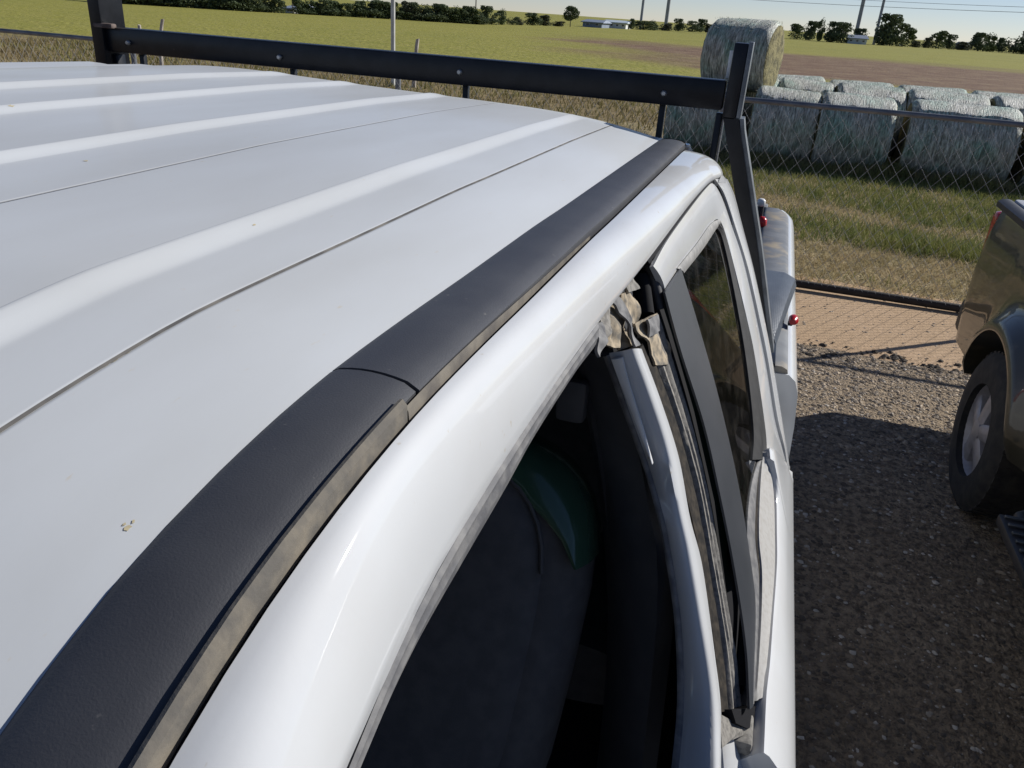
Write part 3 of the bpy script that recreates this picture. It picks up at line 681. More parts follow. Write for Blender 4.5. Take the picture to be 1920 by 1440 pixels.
# far (passenger) side: lower panel, glass, pillars
rbox('passenger_door', (-.99, .25, .95), (.05, 1.05, .80), .02, M['white'], TRUCK)
rbox('passenger_rear_door', (-.99, 1.25, .95), (.05, .90, .80), .02, M['white'], TRUCK)
for y0, y1 in ((-.15, .72), (.84, 1.55)):
    q = [Vector((-.955, y0, 1.34)), Vector((-.955, y1, 1.34)), Vector((-.735, y1-.03, 1.81)), Vector((-.735, y0+.10, 1.80))]
    plate('passenger_window', q, .005, M['glass'], TRUCK, nrm=Vector((-.9, 0, .42)).normalized())
for y0, y1 in ((.70, .86), (1.53, 1.765)):
    q = [Vector((-.962, y0, 1.32)), Vector((-.962, y1, 1.32)), Vector((-.725, y1, 1.83)), Vector((-.725, y0, 1.83))]
    plate('passenger_pillar', q, .05, M['white'], TRUCK, nrm=Vector((-.9, 0, .42)).normalized())
# windshield, cowl, hood and front fenders (ahead of the camera's view)
plate('windshield', [Vector((-.60, -.33, 1.64)), Vector((.60, -.33, 1.64)), Vector((.74, -.95, 1.30)), Vector((-.74, -.95, 1.30))], .006, M['clearglass'], TRUCK, nrm=Vector((0, -.5, .87)))
for sg in (1, -1):
    tube('a_pillar', [(sg*.66, -.28, 1.58), (sg*.74, -.65, 1.42), (sg*.80, -1.0, 1.28)], .035, M['white'], TRUCK)
hood_r = []
for y, hw, z in ((-.95, .86, 1.26), (-1.3, .86, 1.25), (-1.8, .82, 1.20), (-2.15, .76, 1.10), (-2.25, .72, .98)):
    hood_r.append([Vector((x, y, z - .05*abs(x/hw)**3 - (0 if abs(x) < hw else .0))) for x in np.linspace(-hw, hw, 15)] + [Vector((hw, y, .75)), Vector((-hw, y, .75))])
loft('hood', hood_r, M['white'], TRUCK, ang=40)
for sg in (1, -1):
    rr = []
    for y in np.linspace(-2.2, -.72, 24):
        d = abs(y+1.55); zlow = .52 if d > .46 else .40+math.sqrt(max(0, .46**2-d*d))
        top_ = 1.22-.06*max(0, (-1.5-y)); rr.append([Vector((sg*x, y, z)) for x, z in ((.80, top_-.02), (.90, top_), (.97, top_-.08), (1.0, max(zlow+.05, .95)), (1.0, zlow+.02), (.97, zlow), (.80, zlow))])
    loft('front_fender', rr, M['white'], TRUCK, ang=50)
rbox('front_bumper', (0, -2.3, .62), (1.9, .16, .24), .05, M['chrometrim'], TRUCK)
rbox('grille', (0, -2.24, .92), (1.0, .06, .26), .02, M['plasticblack'], TRUCK)
for sg in (1, -1): rbox('headlight', (sg*.66, -2.2, .93), (.28, .10, .22), .03, M['whiteplastic'], TRUCK)
rbox('rocker_panel', (.955, .45, .50), (.07, 2.3, .10), .02, M['white'], TRUCK)
rbox('rocker_panel', (-.955, .45, .50), (.07, 2.3, .10), .02, M['white'], TRUCK)
# open front door, swung forward of the camera
DM = Matrix.Translation((1.0, -.72, 0)) @ Matrix.Rotation(R(-62), 4, 'Z')
def dpt(x, y, z): return DM @ Vector((x, y, z))
fd = loft('front_door', [[dpt(x, y, z) for x, z in ((-.05, 1.30), (.0, 1.30), (.045, 1.2), (.05, .95), (.03, .60), (-.05, .56))] for y in np.linspace(.02, 1.38, 6)], M['white'], TRUCK, ang=40)
for y0, y1, z0, z1 in ((.05, .62, 1.30, 1.74), (.62, 1.30, 1.74, 1.82), (1.36, 1.30, 1.30, 1.82)):
    tube('window_frame', [dpt(-.02-(z0-1.3)*.42, y0, z0), dpt(-.02-(z1-1.3)*.42, y1, z1)], .022, M['white'], fd)
rbox('side_mirror', dpt(.16, .16, 1.36), (.12, .20, .20), .03, M['plasticblack'], fd)

# --- cab interior
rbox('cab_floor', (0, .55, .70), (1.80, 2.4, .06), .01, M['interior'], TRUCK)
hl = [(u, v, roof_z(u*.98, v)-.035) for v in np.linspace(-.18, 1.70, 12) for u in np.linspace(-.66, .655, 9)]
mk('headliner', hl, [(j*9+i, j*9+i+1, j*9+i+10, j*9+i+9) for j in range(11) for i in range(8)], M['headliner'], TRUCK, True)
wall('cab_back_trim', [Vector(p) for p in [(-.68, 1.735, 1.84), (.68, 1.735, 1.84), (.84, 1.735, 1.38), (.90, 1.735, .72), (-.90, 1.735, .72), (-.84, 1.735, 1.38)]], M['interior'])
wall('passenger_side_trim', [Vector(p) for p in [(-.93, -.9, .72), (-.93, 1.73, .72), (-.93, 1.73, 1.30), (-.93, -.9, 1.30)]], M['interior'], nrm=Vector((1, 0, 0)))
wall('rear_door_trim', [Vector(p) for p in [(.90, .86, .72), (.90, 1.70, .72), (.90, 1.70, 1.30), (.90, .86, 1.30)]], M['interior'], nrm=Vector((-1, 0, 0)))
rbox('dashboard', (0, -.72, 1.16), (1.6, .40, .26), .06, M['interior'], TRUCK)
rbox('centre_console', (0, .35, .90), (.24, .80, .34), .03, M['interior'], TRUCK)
st_c = (.40, -.38, 1.20); tube('steering_wheel', [(st_c[0]+.18*math.cos(a), st_c[1]+.06*math.sin(a), st_c[2]+.17*math.sin(a)) for a in np.linspace(0, 6.283, 25)], .014, M['interior'], TRUCK)
# pillar trim and belt behind the B-pillar
tl3 = [Vector((.57, .91, 1.86)), Vector((.63, .92, 1.70)), Vector((.69, .91, 1.50)), Vector((.735, .87, 1.25)), Vector((.75, .85, .80))]
tr3 = [Vector((.66, .885, 1.86)), Vector((.695, .875, 1.72)), Vector((.752, .862, 1.56)), Vector((.795, .79, 1.42)), Vector((.83, .74, .80))]
pt = slab('b_pillar_trim', tl3, tr3, M['pillartrim'], TRUCK, th=.05, cols=6, bulge=.012, n=24, nrm=Vector((-.35, -.93, 0)))
slab('seat_belt', [p+Vector((.012, -.022, 0)) for p in tl3], [p+Vector((.052, -.034, 0)) for p in tl3], M['interior'], pt, th=.002, cols=2, n=24, nrm=Vector((-.3, -.95, 0)))
rbox('belt_guide', (.640, .885, 1.66), (.04, .02, .06), .008, M['pillartrim'], pt)

def sq(t, e): return math.copysign(abs(math.cos(t))**e, math.cos(t)), math.copysign(abs(math.sin(t))**e, math.sin(t))
def pad(name, rows, m_, parent, n=28, e=.55):
    """rounded cushion: rows of (centre, half-width along u, half-depth, depth axis)"""
    rings = []
    for c, hw, hd, ax in rows:
        ax = Vector(ax).normalized(); rings.append([Vector(c) + Vector((1, 0, 0))*sq(2*math.pi*k/n, e)[0]*hw + ax*sq(2*math.pi*k/n, e)[1]*hd for k in range(n)])
    return loft(name, rings, m_, parent, ang=55)
def shield(cu, t0, sx, sz, off, n=40):
    """outline of the backrest in its own leaning plane: narrow foot, broad rounded shoulders"""
    out = []
    for k in range(n):
        a = 2*math.pi*k/n; x, y = sq(a, .55); wd = .285*(.95+.05*y); t = .5+.5*y
        out.append(Vector((cu+x*wd*sx, .66+.25*(.5+(t-.5)*sz)+off*.91, 1.03+.56*(.5+(t-.5)*sz)-off*.41)))
    return out
def seat(cu, name_sub):
    pad('seat_cushion', [((cu, y, 1.0+.02*math.sin((y-.1)*3)), .255*min(1, k), .085*min(1, k+.1), (0, 0, 1)) for y, k in ((.04, .72), (.06, .9), (.10, 1), (.3, 1), (.5, 1), (.66, 1), (.70, .9))], M['seatcloth'], TRUCK)
    # leather boxing round the edge, cloth insert in the middle of the front
    b = loft('seat_back', [shield(cu, 0, k, k2, o) for k, k2, o in ((.70, .80, -.062), (.82, .88, -.070), (.92, .95, -.062), (.985, .99, -.035), (1, 1, .0), (.985, .99, .05), (.92, .95, .08), (.6, .7, .09))], M['seatcloth'], TRUCK, ang=60)
    sg_ = 0 if cu > 0 else 20
    arc = [(k+sg_) % 40 for k in (range(2, 15) if cu > 0 else range(-14, -1))]
    nj = len(arc); order = list(range(nj)) if cu > 0 else list(range(nj-1, -1, -1))
    tp = [min(1.0, (order[j]+1.2)/4) for j in range(nj)]
    rg_ = [[shield(cu, 0, (1-(1-k)*tp[j])*1.012, (1-(1-k2)*tp[j])*1.012, o*1.04)[i] for j, i in enumerate(arc)] for k, k2, o in ((.80, .865, -.074), (.845, .895, -.078), (.92, .95, -.066), (.99, .995, -.038), (1.005, 1.005, .0), (.99, .995, .05), (.92, .95, .085))]
    loft('seat_shoulder', rg_, M['leather'], b, closed=False, cap=False, ang=70)  # green wedge over the shoulder, coloured as if lit through tinted glass
    loft('seat_insert', [shield(cu, 0, k, k2, o) for k, k2, o in ((.815, .885, -.055), (.80, .875, -.073), (.70, .80, -.082), (.45, .6, -.084), (.1, .2, -.085))], M['seatcloth'], b, ang=60)
    pts = shield(cu, 0, .81, .875, -.0765); tube('seat_piping', [pts[k] for k in arc], .0028, M['seatcloth'], b, n=6)
    pad('headrest', [((cu, .915, 1.60), .08, .03, (0, 1, 0)), ((cu, .92, 1.63), .12, .045, (0, 1, 0)), ((cu, .925, 1.70), .125, .05, (0, 1, 0)), ((cu, .93, 1.76), .11, .045, (0, 1, 0)), ((cu, .93, 1.785), .06, .02, (0, 1, 0))], M['seatcloth'], b, e=.7)
    return b
sb = seat(.428, 'driver'); seat(-.40, 'passenger')
bk = rbox('belt_buckle', (.672, .80, 1.235), (.018, .05, .030), .004, M['greyflap'], TRUCK)
for dx in (-.006, .006): rbox('buckle_tongue', (.672+dx, .775, 1.20), (.004, .012, .045), .001, M['boltsteel'], bk)
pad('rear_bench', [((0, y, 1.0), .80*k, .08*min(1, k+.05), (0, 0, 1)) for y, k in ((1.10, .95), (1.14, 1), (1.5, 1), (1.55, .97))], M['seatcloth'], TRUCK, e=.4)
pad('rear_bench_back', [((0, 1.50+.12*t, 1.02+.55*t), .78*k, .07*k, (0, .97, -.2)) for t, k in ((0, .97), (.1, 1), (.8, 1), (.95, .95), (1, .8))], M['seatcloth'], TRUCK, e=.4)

# --- bed
BED = None
for sg in (1, -1):
    rr = []
    for y in np.linspace(1.80, 3.72, 49):
        d = abs(y-2.75); zl = .55 if d > .47 else .40+math.sqrt(max(0.0, .47**2-d*d))
        cr = max(0, (y-3.58)/.14); k = .030*cr**2
        secs = [(.868, 1.372), (.963-k, 1.376), (.980-k, 1.362), (.992-k, 1.33), (1.001-k, 1.25), (1.009-k, 1.12), (1.009-k, max(zl+.04, .98)), (1.005-k, zl+.01), (.97-k, zl), (.84, zl), (.84, 1.30)]
        rr.append([Vector((sg*x, y, z)) for x, z in secs])
    o = loft('bed_side', rr, M['white'], TRUCK, ang=45)
    cap = []
    for y in np.linspace(1.805, 3.66, 30):
        cr = max(0, (y-3.52)/.14); k = .03*cr**2
        cap.append([Vector((sg*x, y, z)) for x, z in ((.858, 1.355), (.860, 1.386), (.868, 1.392), (.945-k, 1.392), (.957-k, 1.386), (.960-k, 1.377), (.957-k, 1.365))])
    loft('rail_cap', cap, M['bedcap'], o, ang=40)
    BED = BED or o
rbox('bed_floor', (0, 2.76, .83), (1.66, 1.92, .05), .01, M['bedliner'], TRUCK)
rbox('bed_front_wall', (0, 1.825, 1.10), (1.68, .04, .52), .01, M['white'], TRUCK)
for sg in (1, -1): rbox('bed_inner_liner', (sg*.832, 2.76, 1.09), (.012, 1.90, .50), .003, M['bedliner'], TRUCK)
tg = rbox('tailgate', (0, 3.715, 1.06), (1.76, .07, .62), .02, M['white'], TRUCK)
rbox('tailgate_cap', (0, 3.705, 1.379), (1.74, .085, .025), .008, M['bedcap'], tg)
rbox('rear_bumper', (0, 3.86, .60), (1.9, .18, .20), .04, M['chrometrim'], TRUCK)
for sg in (1, -1): rbox('tail_light', (sg*.965, 3.70, 1.10), (.06, .07, .34), .02, M['taillight'], TRUCK)
# wheels
def wheel(loc, parent, sg, rad=.40, wd=.26, mats=None, hub=True):
    prof = [(.5, .235), (.5, .30), (.47, .365), (.38, .395), (.15, .40), (-.15, .40), (-.38, .395), (-.47, .365), (-.5, .30), (-.5, .235)]
    nseg = 40; rings = [[Vector((loc[0]+a*wd, loc[1]+r*rad/.4*math.cos(t), loc[2]+r*rad/.4*math.sin(t))) for a, r in prof] for t in np.linspace(0, 2*math.pi, nseg+1)]
    ty = loft('tyre', rings, M['tyre'], parent, closed=True, cap=False, ang=40)
    V, Fc = [], []                                           # tread blocks
    for k in range(44):
        t = 2*math.pi*k/44
        for off, sh in ((-.06, 0), (0, .07), (.06, 0)):
            c0 = len(V)
            for da in (-.045, .045):
                for x in (-.032, .032):
                    for r in (.392, .4025):
                        V.append((loc[0]+off+x, loc[1]+r*rad/.4*math.cos(t+da+sh), loc[2]+r*rad/.4*math.sin(t+da+sh)))
            Fc += [tuple(c0+i for i in f) for f in ((0, 1, 3, 2), (4, 6, 7, 5), (0, 4, 5, 1), (2, 3, 7, 6), (1, 5, 7, 3))]
    mk('tread', V, Fc, M['tyre'], ty)
    x0 = loc[0]+sg*wd*.40
    rprof = [(.02, .242), (-.005, .236), (-.02, .222), (-.055, .215), (-.11, .20)]
    rm = loft('rim', [[Vector((x0+sg*a, loc[1]+r*rad/.4*math.cos(t), loc[2]+r*rad/.4*math.sin(t))) for a, r in rprof] for t in np.linspace(0, 2*math.pi, 49)], M['alloy'], parent, closed=False, cap=False, ang=40)
    for k in range(5):                                        # five broad spokes
        t = 2*math.pi*k/5+.3; rr = []
        for r, hw, dx in ((.045, .038, .0), (.11, .042, -.008), (.17, .046, -.018), (.222, .060, -.022)):
            ct, s_ = math.cos(t), math.sin(t); r *= rad/.4
            rr.append([Vector((x0+sg*(dx+a), loc[1]+r*ct-b*s_, loc[2]+r*s_+b*ct)) for a, b in ((0, -hw), (.012, -hw*.6), (.012, hw*.6), (0, hw), (-.03, hw), (-.03, -hw))])
        loft('spoke', rr, M['alloy'], rm, ang=40)
    hb = tube('hub_cap', [(x0+sg*-.03, loc[1], loc[2]), (x0+sg*.012, loc[1], loc[2]), (x0+sg*.020, loc[1], loc[2])], [.055, .052, .03], M['alloy'], rm, n=20)
    mk('wheel_back', [(x0-sg*.10, loc[1]+.22*math.cos(t), loc[2]+.22*math.sin(t)) for t in np.linspace(0, 2*math.pi, 24, endpoint=False)], [tuple(range(24))], M['black'], rm)
    return ty
for x, y in ((.86, 2.75), (-.86, 2.75), (.86, -1.55), (-.86, -1.55)): wheel((x, y, .405), TRUCK, 1 if x > 0 else -1)
for sg in (1, -1): rbox('wheel_well', (sg*.66, 2.75, .72), (.14, 1.0, .50), .05, M['bedliner'], TRUCK)

# ================================================================== HEADACHE RACK behind the cab
RACK = empty('headache_rack', (-.1, 1.83, 1.38))
tag(RACK, 'black steel headache rack with a long flat crossbar, standing behind the white cab', 'truck rack')
rbox('crossbar', (-.1, 1.835, 1.967), (1.62, .050, .059), .004, M['rackblack'], RACK)
# posts (upright tube, then a plate raking outwards to the bed rail)
for sg, u0 in ((1, .728), (-1, -.885)):
    ub = .895 if sg > 0 else -.925
    pw = .028 if sg > 0 else .036
    p = rbox('post', (u0, 1.842, 1.995), (pw, .070, .15) if sg > 0 else (pw, .085, .34), .003, M['rackblack'], RACK)
    if sg < 0: p.location.z += .06
    V = []
    for (u, z) in ((u0+sg*.004, 1.925), (u0+sg*.012, 1.90), ((u0+ub)/2+sg*.01, 1.66), (ub, 1.42), (ub, 1.388)):
        V.append([Vector((u+a, 1.842+b, z)) for a, b in ((-.016, -.035), (.016, -.035), (.016, .035), (-.016, .035))])
    loft('brace', V, M['rackblack'], RACK, ang=25)
    if sg > 0:
        rbox('lit_edge', (u0+.019, 1.838, 1.998), (.009, .060, .150), .001, M['litsteel'], RACK)  # added strips give post and brace their sunlit side by colour
        loft('lit_edge', [[q+Vector((.020, .003, 0)), q+Vector((.029, .003, 0)), q+Vector((.029, .06, 0)), q+Vector((.020, .06, 0))] for q in [Vector((u, 1.807, z)) for u, z in ((u0+.002, 1.925), (u0+.008, 1.90), ((u0+ub)/2+.006, 1.66), (ub-.004, 1.42))]], M['litsteel'], RACK, ang=25)
    rbox('foot_plate', (ub-sg*.005, 1.86, 1.397), (.075, .14, .010), .002, M['rackblack'], RACK)
    rbox('inner_upright', (u0-sg*.022, 1.842, 1.66), (.014, .03, .54), .002, M['rackblack'], RACK)
rbox('weld', (-.865, 1.808, 1.999), (.06, .02, .012), .004, M['rust'], RACK)
rbox('reflector_strip', (.709, 1.866, 2.026), (.010, .006, .055), .001, M['whiteplastic'], RACK)
for u in (-.795, -.343, .118, .581):
    rbox('rod', (u, 1.852, 1.70), (.014, .014, .50), .002, M['rackblack'], RACK)
for u, z in ((-.798, 1.963), (-.353, 1.962), (.117, 1.966), (.585, 1.961)):
    b = tube('bolt', [(u, 1.812, z), (u, 1.805, z), (u, 1.802, z)], [.0065, .0065, .004], M['boltsteel'], RACK, n=8)
rbox('lower_bar', (-.01, 1.852, 1.45), (1.72, .03, .03), .003, M['rackblack'], RACK)

# ================================================================== TOOLBOX across the bed
TB = empty('toolbox', (0, 2.2, 1.39))
tag(TB, 'grey diamond plate toolbox lying across the bed of the white pickup', 'toolbox')
def tb_ring(y, hw, zl):
    return [Vector((x, y, z)) for x, z in ((-hw-.03, 1.394), (-hw-.03, zl-.012), (-hw, zl), (hw, zl), (hw+.032, zl-.014), (hw+.040, 1.396))]
lid = loft('lid', [tb_ring(1.93, .888, 1.425), tb_ring(1.95, .890, 1.437), tb_ring(2.25, .918, 1.440), tb_ring(2.45, .938, 1.440), tb_ring(2.475, .940, 1.430)], M['diamond'], TB, ang=30)
rbox('tub', (0, 2.2, 1.24), (1.62, .50, .31), .01, M['diamond'], TB)
for x in (-.55, .55): rbox('latch', (x, 1.945, 1.36), (.10, .03, .05), .006, M['boltsteel'], TB)

# little markers
kn = empty('red_marker', (.966, 2.12, 1.395)); tag(kn, 'small red marker light on the edge of the grey bed rail', 'marker light')
pad('lens', [((.966, 2.10, 1.405), .008, .008, (0, 0, 1)), ((.968, 2.112, 1.406), .013, .013, (0, 0, 1)), ((.968, 2.128, 1.406), .012, .012, (0, 0, 1)), ((.967, 2.135, 1.406), .006, .006, (0, 0, 1))], M['red'], kn, e=1.0)
rbox('base', (.962, 2.12, 1.395), (.012, .016, .012), .002, M['plasticblack'], kn)
ml = empty('marker_post', (.805, 3.3, .86)); tag(ml, 'black post with a white and a red lens standing in the pickup bed', 'marker light')
tube('stalk', [(.845, 3.31, .86), (.848, 3.31, 1.30), (.838, 3.31, 1.47)], .012, M['plasticblack'], ml)
pad('white_lens', [((.836, 3.298, 1.462), .008, .008, (0, 1, 0)), ((.836, 3.298, 1.470), .016, .016, (0, 1, 0)), ((.836, 3.298, 1.486), .016, .016, (0, 1, 0)), ((.836, 3.298, 1.492), .008, .008, (0, 1, 0))], M['whiteplastic'], ml, e=1)
pad('red_lens', [((.853, 3.285, 1.385), .012, .012, (0, 1, 0)), ((.853, 3.285, 1.395), .020, .020, (0, 1, 0)), ((.853, 3.285, 1.415), .018, .018, (0, 1, 0)), ((.853, 3.285, 1.425), .008, .008, (0, 1, 0))], M['red'], ml, e=1)

# ================================================================== DARK OLIVE TRUCK alongside
OT = empty('olive_pickup', (3.1, 3.0, 0))
tag(OT, 'dark olive pickup with silver wheels parked beside the white truck', 'pickup truck')
UO, WY, WZ, TAIL = 2.075, 3.95, .41, 5.14
def oside(sg):
    rr = []; ar = .475
    f = (lambda x: x) if sg > 0 else (lambda x: 6.2-x)          # mirrored about u = 3.1
    PZ = [.50, .70, .93, 1.08, 1.16, 1.24, 1.30]; PX = [.020, .004, .0, .010, .020, .036, .050]
    for y in np.concatenate([np.linspace(2.90, 3.30, 6), np.linspace(3.33, 4.57, 56), np.linspace(4.60, TAIL, 12)]):
        d = abs(y-WY); zl = .50 if d > ar else max(.50, WZ+math.sqrt(max(0.0, ar*ar-d*d)))
        tk = .09*max(0, (y-TAIL+.16)/.16)**2; ring = [(.16, 1.30), (.075, 1.315)]
        for k in range(16):
            z = 1.30+(zl-1.30)*k/15; rad = math.hypot(y-WY, z-WZ)
            fl = .082*math.exp(-((rad-ar-.015)/.075)**2)*sst((z-.35)/.25)
            ring.append((float(np.interp(z, PZ, PX))-fl-(.006 if 1.09 < z < 1.14 else 0), z))
        x_last = ring[-1][0]; ring += [(x_last+.02, zl-.004), (.06, zl), (.16, zl+.02)]
        rr.append([Vector((f(UO+x+tk), y, z)) for x, z in ring])
    return loft('bed_side', rr, M['olive'], OT, ang=45)
s1 = oside(1); oside(-1)
slp = [Vector((UO+.040, y, 1.318)) for y in (2.92, 4.0, TAIL-.03)]
slab('rail_cap', [p+Vector((-.004, 0, -.012)) for p in slp], [p+Vector((.062, 0, 0)) for p in slp], M['plasticblack'], s1, th=.03, cols=5, bulge=.008, n=12, nrm=Vector((0, 0, 1)))
rbox('bed_cover', (3.1, 4.01, 1.312), (1.83, 2.15, .035), .012, M['tonneau'], OT)
rbox('bed_cover_seam', (3.1, 4.01, 1.331), (1.70, .02, .006), .001, M['plasticblack'], OT)
rbox('tailgate', (3.1, TAIL-.03, .98), (1.72, .07, .64), .02, M['olive'], OT)
for sg in (1, -1):
    x = UO+.115 if sg > 0 else 6.2-UO-.115
    rbox('tail_light', (x-sg*.010, TAIL-.030, 1.08), (.13, .09, .34), .03, M['taillight'], OT)
rbox('rear_bumper', (3.1, TAIL+.08, .58), (1.92, .20, .22), .04, M['plasticblack'], OT)
for x in (UO+.072, 6.2-UO-.072):
    for y in (WY, .35): wheel((x, y, .395), OT, -1 if x < 3.1 else 1, rad=.395, wd=.24)
rbox('wheel_well', (2.45, WY, .75), (.14, 1.1, .75), .05, M['black'], OT)
rbox('wheel_well', (3.75, WY, .75), (.14, 1.1, .75), .05, M['black'], OT)
rbox('chassis', (3.1, 2.3, .58), (1.5, 5.0, .22), .03, M['black'], OT)
# cab and hood
cab = []
for y, hw, zt_, sh in ((2.86, .93, 1.86, .66), (2.80, .95, 1.92, .70), (2.2, .97, 1.95, .72), (1.4, .97, 1.95, .72), (1.0, .97, 1.90, .70), (.35, .97, 1.32, .82)):
    cab.append([Vector((3.1+x, y, z)) for x, z in ((-hw, .50), (-hw-.03, .80), (-hw-.02, 1.15), (-hw+.05, 1.30), (-sh, zt_-.06), (-sh+.10, zt_), (sh-.10, zt_), (sh, zt_-.06), (hw-.05, 1.30), (hw+.02, 1.15), (hw+.03, .80), (hw, .50))])
cb = loft('cab', cab, M['olive'], OT, ang=35)
for sg in (1, -1):
    for y0, y1 in ((1.95, 2.70), (1.05, 1.85)):
        q = [Vector((3.1+sg*(.925), y0, 1.33)), Vector((3.1+sg*.925, y1, 1.33)), Vector((3.1+sg*.735, y1-.04, 1.84)), Vector((3.1+sg*.735, y0+.05, 1.84))]
        plate('side_window', q, .004, M['glass'], cb, nrm=Vector((sg*.93, 0, .36)))
plate('back_glass', [Vector((2.5, 2.87, 1.40)), Vector((3.7, 2.87, 1.40)), Vector((3.6, 2.85, 1.80)), Vector((2.6, 2.85, 1.80))], .004, M['glass'], cb, nrm=Vector((0, 1, .1)))
hd = []
for y, hw, z in ((.40, .93, 1.25), (-.4, .92, 1.22), (-.95, .88, 1.10), (-1.08, .84, .95)):
    hd.append([Vector((3.1+x, y, zz)) for x, zz in ((-hw, .60), (-hw-.02, 1.0), (-hw+.06, z-.05), (-.4, z+.02), (.4, z+.02), (hw-.06, z-.05), (hw+.02, 1.0), (hw, .60))])
loft('hood', hd, M['olive'], OT, ang=35)
rbox('front_bumper', (3.1, -1.12, .62), (1.9, .18, .24), .05, M['plasticblack'], OT)
stp = rbox('side_step', (1.985, 1.90, .485), (.17, 2.12, .045), .012, M['plasticblack'], OT)
for k in range(26):
    rbox('tread_rib', (1.98, 2.93-.055*k, .512), (.13, .016, .012), .003, M['stepmetal'], stp, seg=1)
tube('step_end', [(1.985, 2.94, .485), (1.99, 2.985, .487), (2.06, 3.03, .50), (2.2, 3.05, .55)], .028, M['plasticblack'], stp)

# ================================================================== CHAIN LINK FENCE
FV = 7.32
FN = empty('chain_link_fence', (-2, FV, 0))
tag(FN, 'chain link fence with dark top rail between the lot and the hay bales', 'fence')
M['galv'] = mat('weathered_galvanised_steel', (.13, .14, .16), .5, metal=.4, var=(.20, .21, .22), vscale=6)
M['wire'] = mat('galvanised_wire', (.34, .345, .35), .75, metal=0.0, spec=.2, var=(.25, .255, .26), vscale=4)
M['bottompipe'] = mat('dark_rusted_pipe', (.022, .018, .016), .8, var=(.045, .034, .028), vscale=8)
tube('top_rail', [(x, FV+.004*math.sin(x), 1.545+.006*math.sin(x*.7)) for x in np.linspace(-15, 9.6, 60)], .023, M['galv'], FN, n=10)
tube('bottom_rail', [(x, FV, .038+.006*math.sin(x*1.3)) for x in np.linspace(-15, 9.6, 60)], .036, M['bottompipe'], FN, n=8)
for x in (-14.85, -11.8, -8.75, -5.7, -2.65, .40, 3.46, 6.5, 9.55):
    p = tube('post', [(x, FV+.035, -.05), (x, FV+.035, 1.57)], .028, M['galv'], FN, n=12)
    pad('post_cap', [((x, FV+.035, 1.565), .032, .032, (0, 1, 0)), ((x, FV+.035, 1.585), .030, .030, (0, 1, 0)), ((x, FV+.035, 1.602), .014, .014, (0, 1, 0))], M['galv'], p, e=1, n=12)
V = []; Fc = []; pitch = .056; nz = 20; dz = 1.50/nz
for k in range(int(24.4/pitch)):
    x0 = -14.9+k*pitch
    pts = []
    for i in range(nz+1):
        pts.append(Vector((x0+(pitch*.5 if (i+k) % 2 else -pitch*.5)*.99, FV-.026+(.0028 if i % 2 else -.0028)*(1 if k % 2 else -1), 1.535-i*dz)))
    v_, f_ = tube_data(pts, .0019, 5, cap=False); b = len(V); V += v_; Fc += [tuple(i+b for i in f) for f in f_]
wm = mk('wire_mesh', V, Fc, M['wire'], FN, True); wm['kind'] = 'stuff'

# ================================================================== HAY BALES
def bale_mat():
    mt = bpy.data.materials.new('net_wrapped_hay'); mt.use_nodes = True; t = mt.node_tree; N = t.nodes; Lk = t.links
    b = N['Principled BSDF']; b.inputs['Roughness'].default_value = .55; b.inputs['Specular IOR Level'].default_value = .5
    b.inputs['Sheen Weight'].default_value = .35; b.inputs['Sheen Roughness'].default_value = .45; b.inputs['Sheen Tint'].default_value = (.85, 1.0, .92, 1)
    tc = N.new('ShaderNodeTexCoord'); oi = N.new('ShaderNodeObjectInfo')
    ad = N.new('ShaderNodeVectorMath'); ad.operation = 'ADD'; Lk.new(tc.outputs['Object'], ad.inputs[0])
    sc_ = N.new('ShaderNodeVectorMath'); sc_.operation = 'SCALE'; sc_.inputs['Scale'].default_value = 20
    Lk.new(oi.outputs['Random'], sc_.inputs[0]); Lk.new(sc_.outputs[0], ad.inputs[1])
    def nz(scale, st, det=6):
        mp = N.new('ShaderNodeMapping'); mp.inputs['Scale'].default_value = st; Lk.new(ad.outputs[0], mp.inputs[0])
        n = N.new('ShaderNodeTexNoise'); n.inputs['Scale'].default_value = scale; n.inputs['Detail'].default_value = det; Lk.new(mp.outputs[0], n.inputs['Vector']); return n.outputs['Fac']
    def ramp(f, stops):
        r = N.new('ShaderNodeValToRGB'); e = r.color_ramp.elements
        e[0].position, e[0].color = stops[0][0], (*stops[0][1], 1); e[1].position, e[1].color = stops[-1][0], (*stops[-1][1], 1)
        for p, c in stops[1:-1]: q = e.new(p); q.color = (*c, 1)
        Lk.new(f, r.inputs[0]); return r.outputs[0]
    streak = nz(9, (4.0, .55, .55)); patch = nz(2.6, (1, 1, 1)); fine = nz(34, (3.2, .35, .35))
    c1 = ramp(patch, [(.36, (.84, .79, .70)), (.5, (.80, .81, .69)), (.64, (.50, .70, .56))])
    c2 = ramp(streak, [(.34, (.24, .24, .21)), (.52, (.66, .66, .63)), (.64, (1, 1, 1))])
    c3 = ramp(fine, [(.36, (.28, .28, .25)), (.60, (1, 1, 1))])
    cur = c1
    for c in (c2, c3):
        mx = N.new('ShaderNodeMix'); mx.data_type = 'RGBA'; mx.blend_type = 'MULTIPLY'; mx.inputs['Factor'].default_value = .9
        Lk.new(cur, mx.inputs[6]); Lk.new(c, mx.inputs[7]); cur = mx.outputs[2]
    Lk.new(cur, b.inputs['Base Color'])
    bp = N.new('ShaderNodeBump'); bp.inputs['Strength'].default_value = .9; bp.inputs['Distance'].default_value = .03
    Lk.new(fine, bp.inputs['Height']); Lk.new(bp.outputs[0], b.inputs['Normal'])
    return mt
M['bale'] = bale_mat()
M['netstraw'] = mat('pale_net_and_straw', (.66, .62, .53), .8, var=(.40, .46, .38), vscale=5)
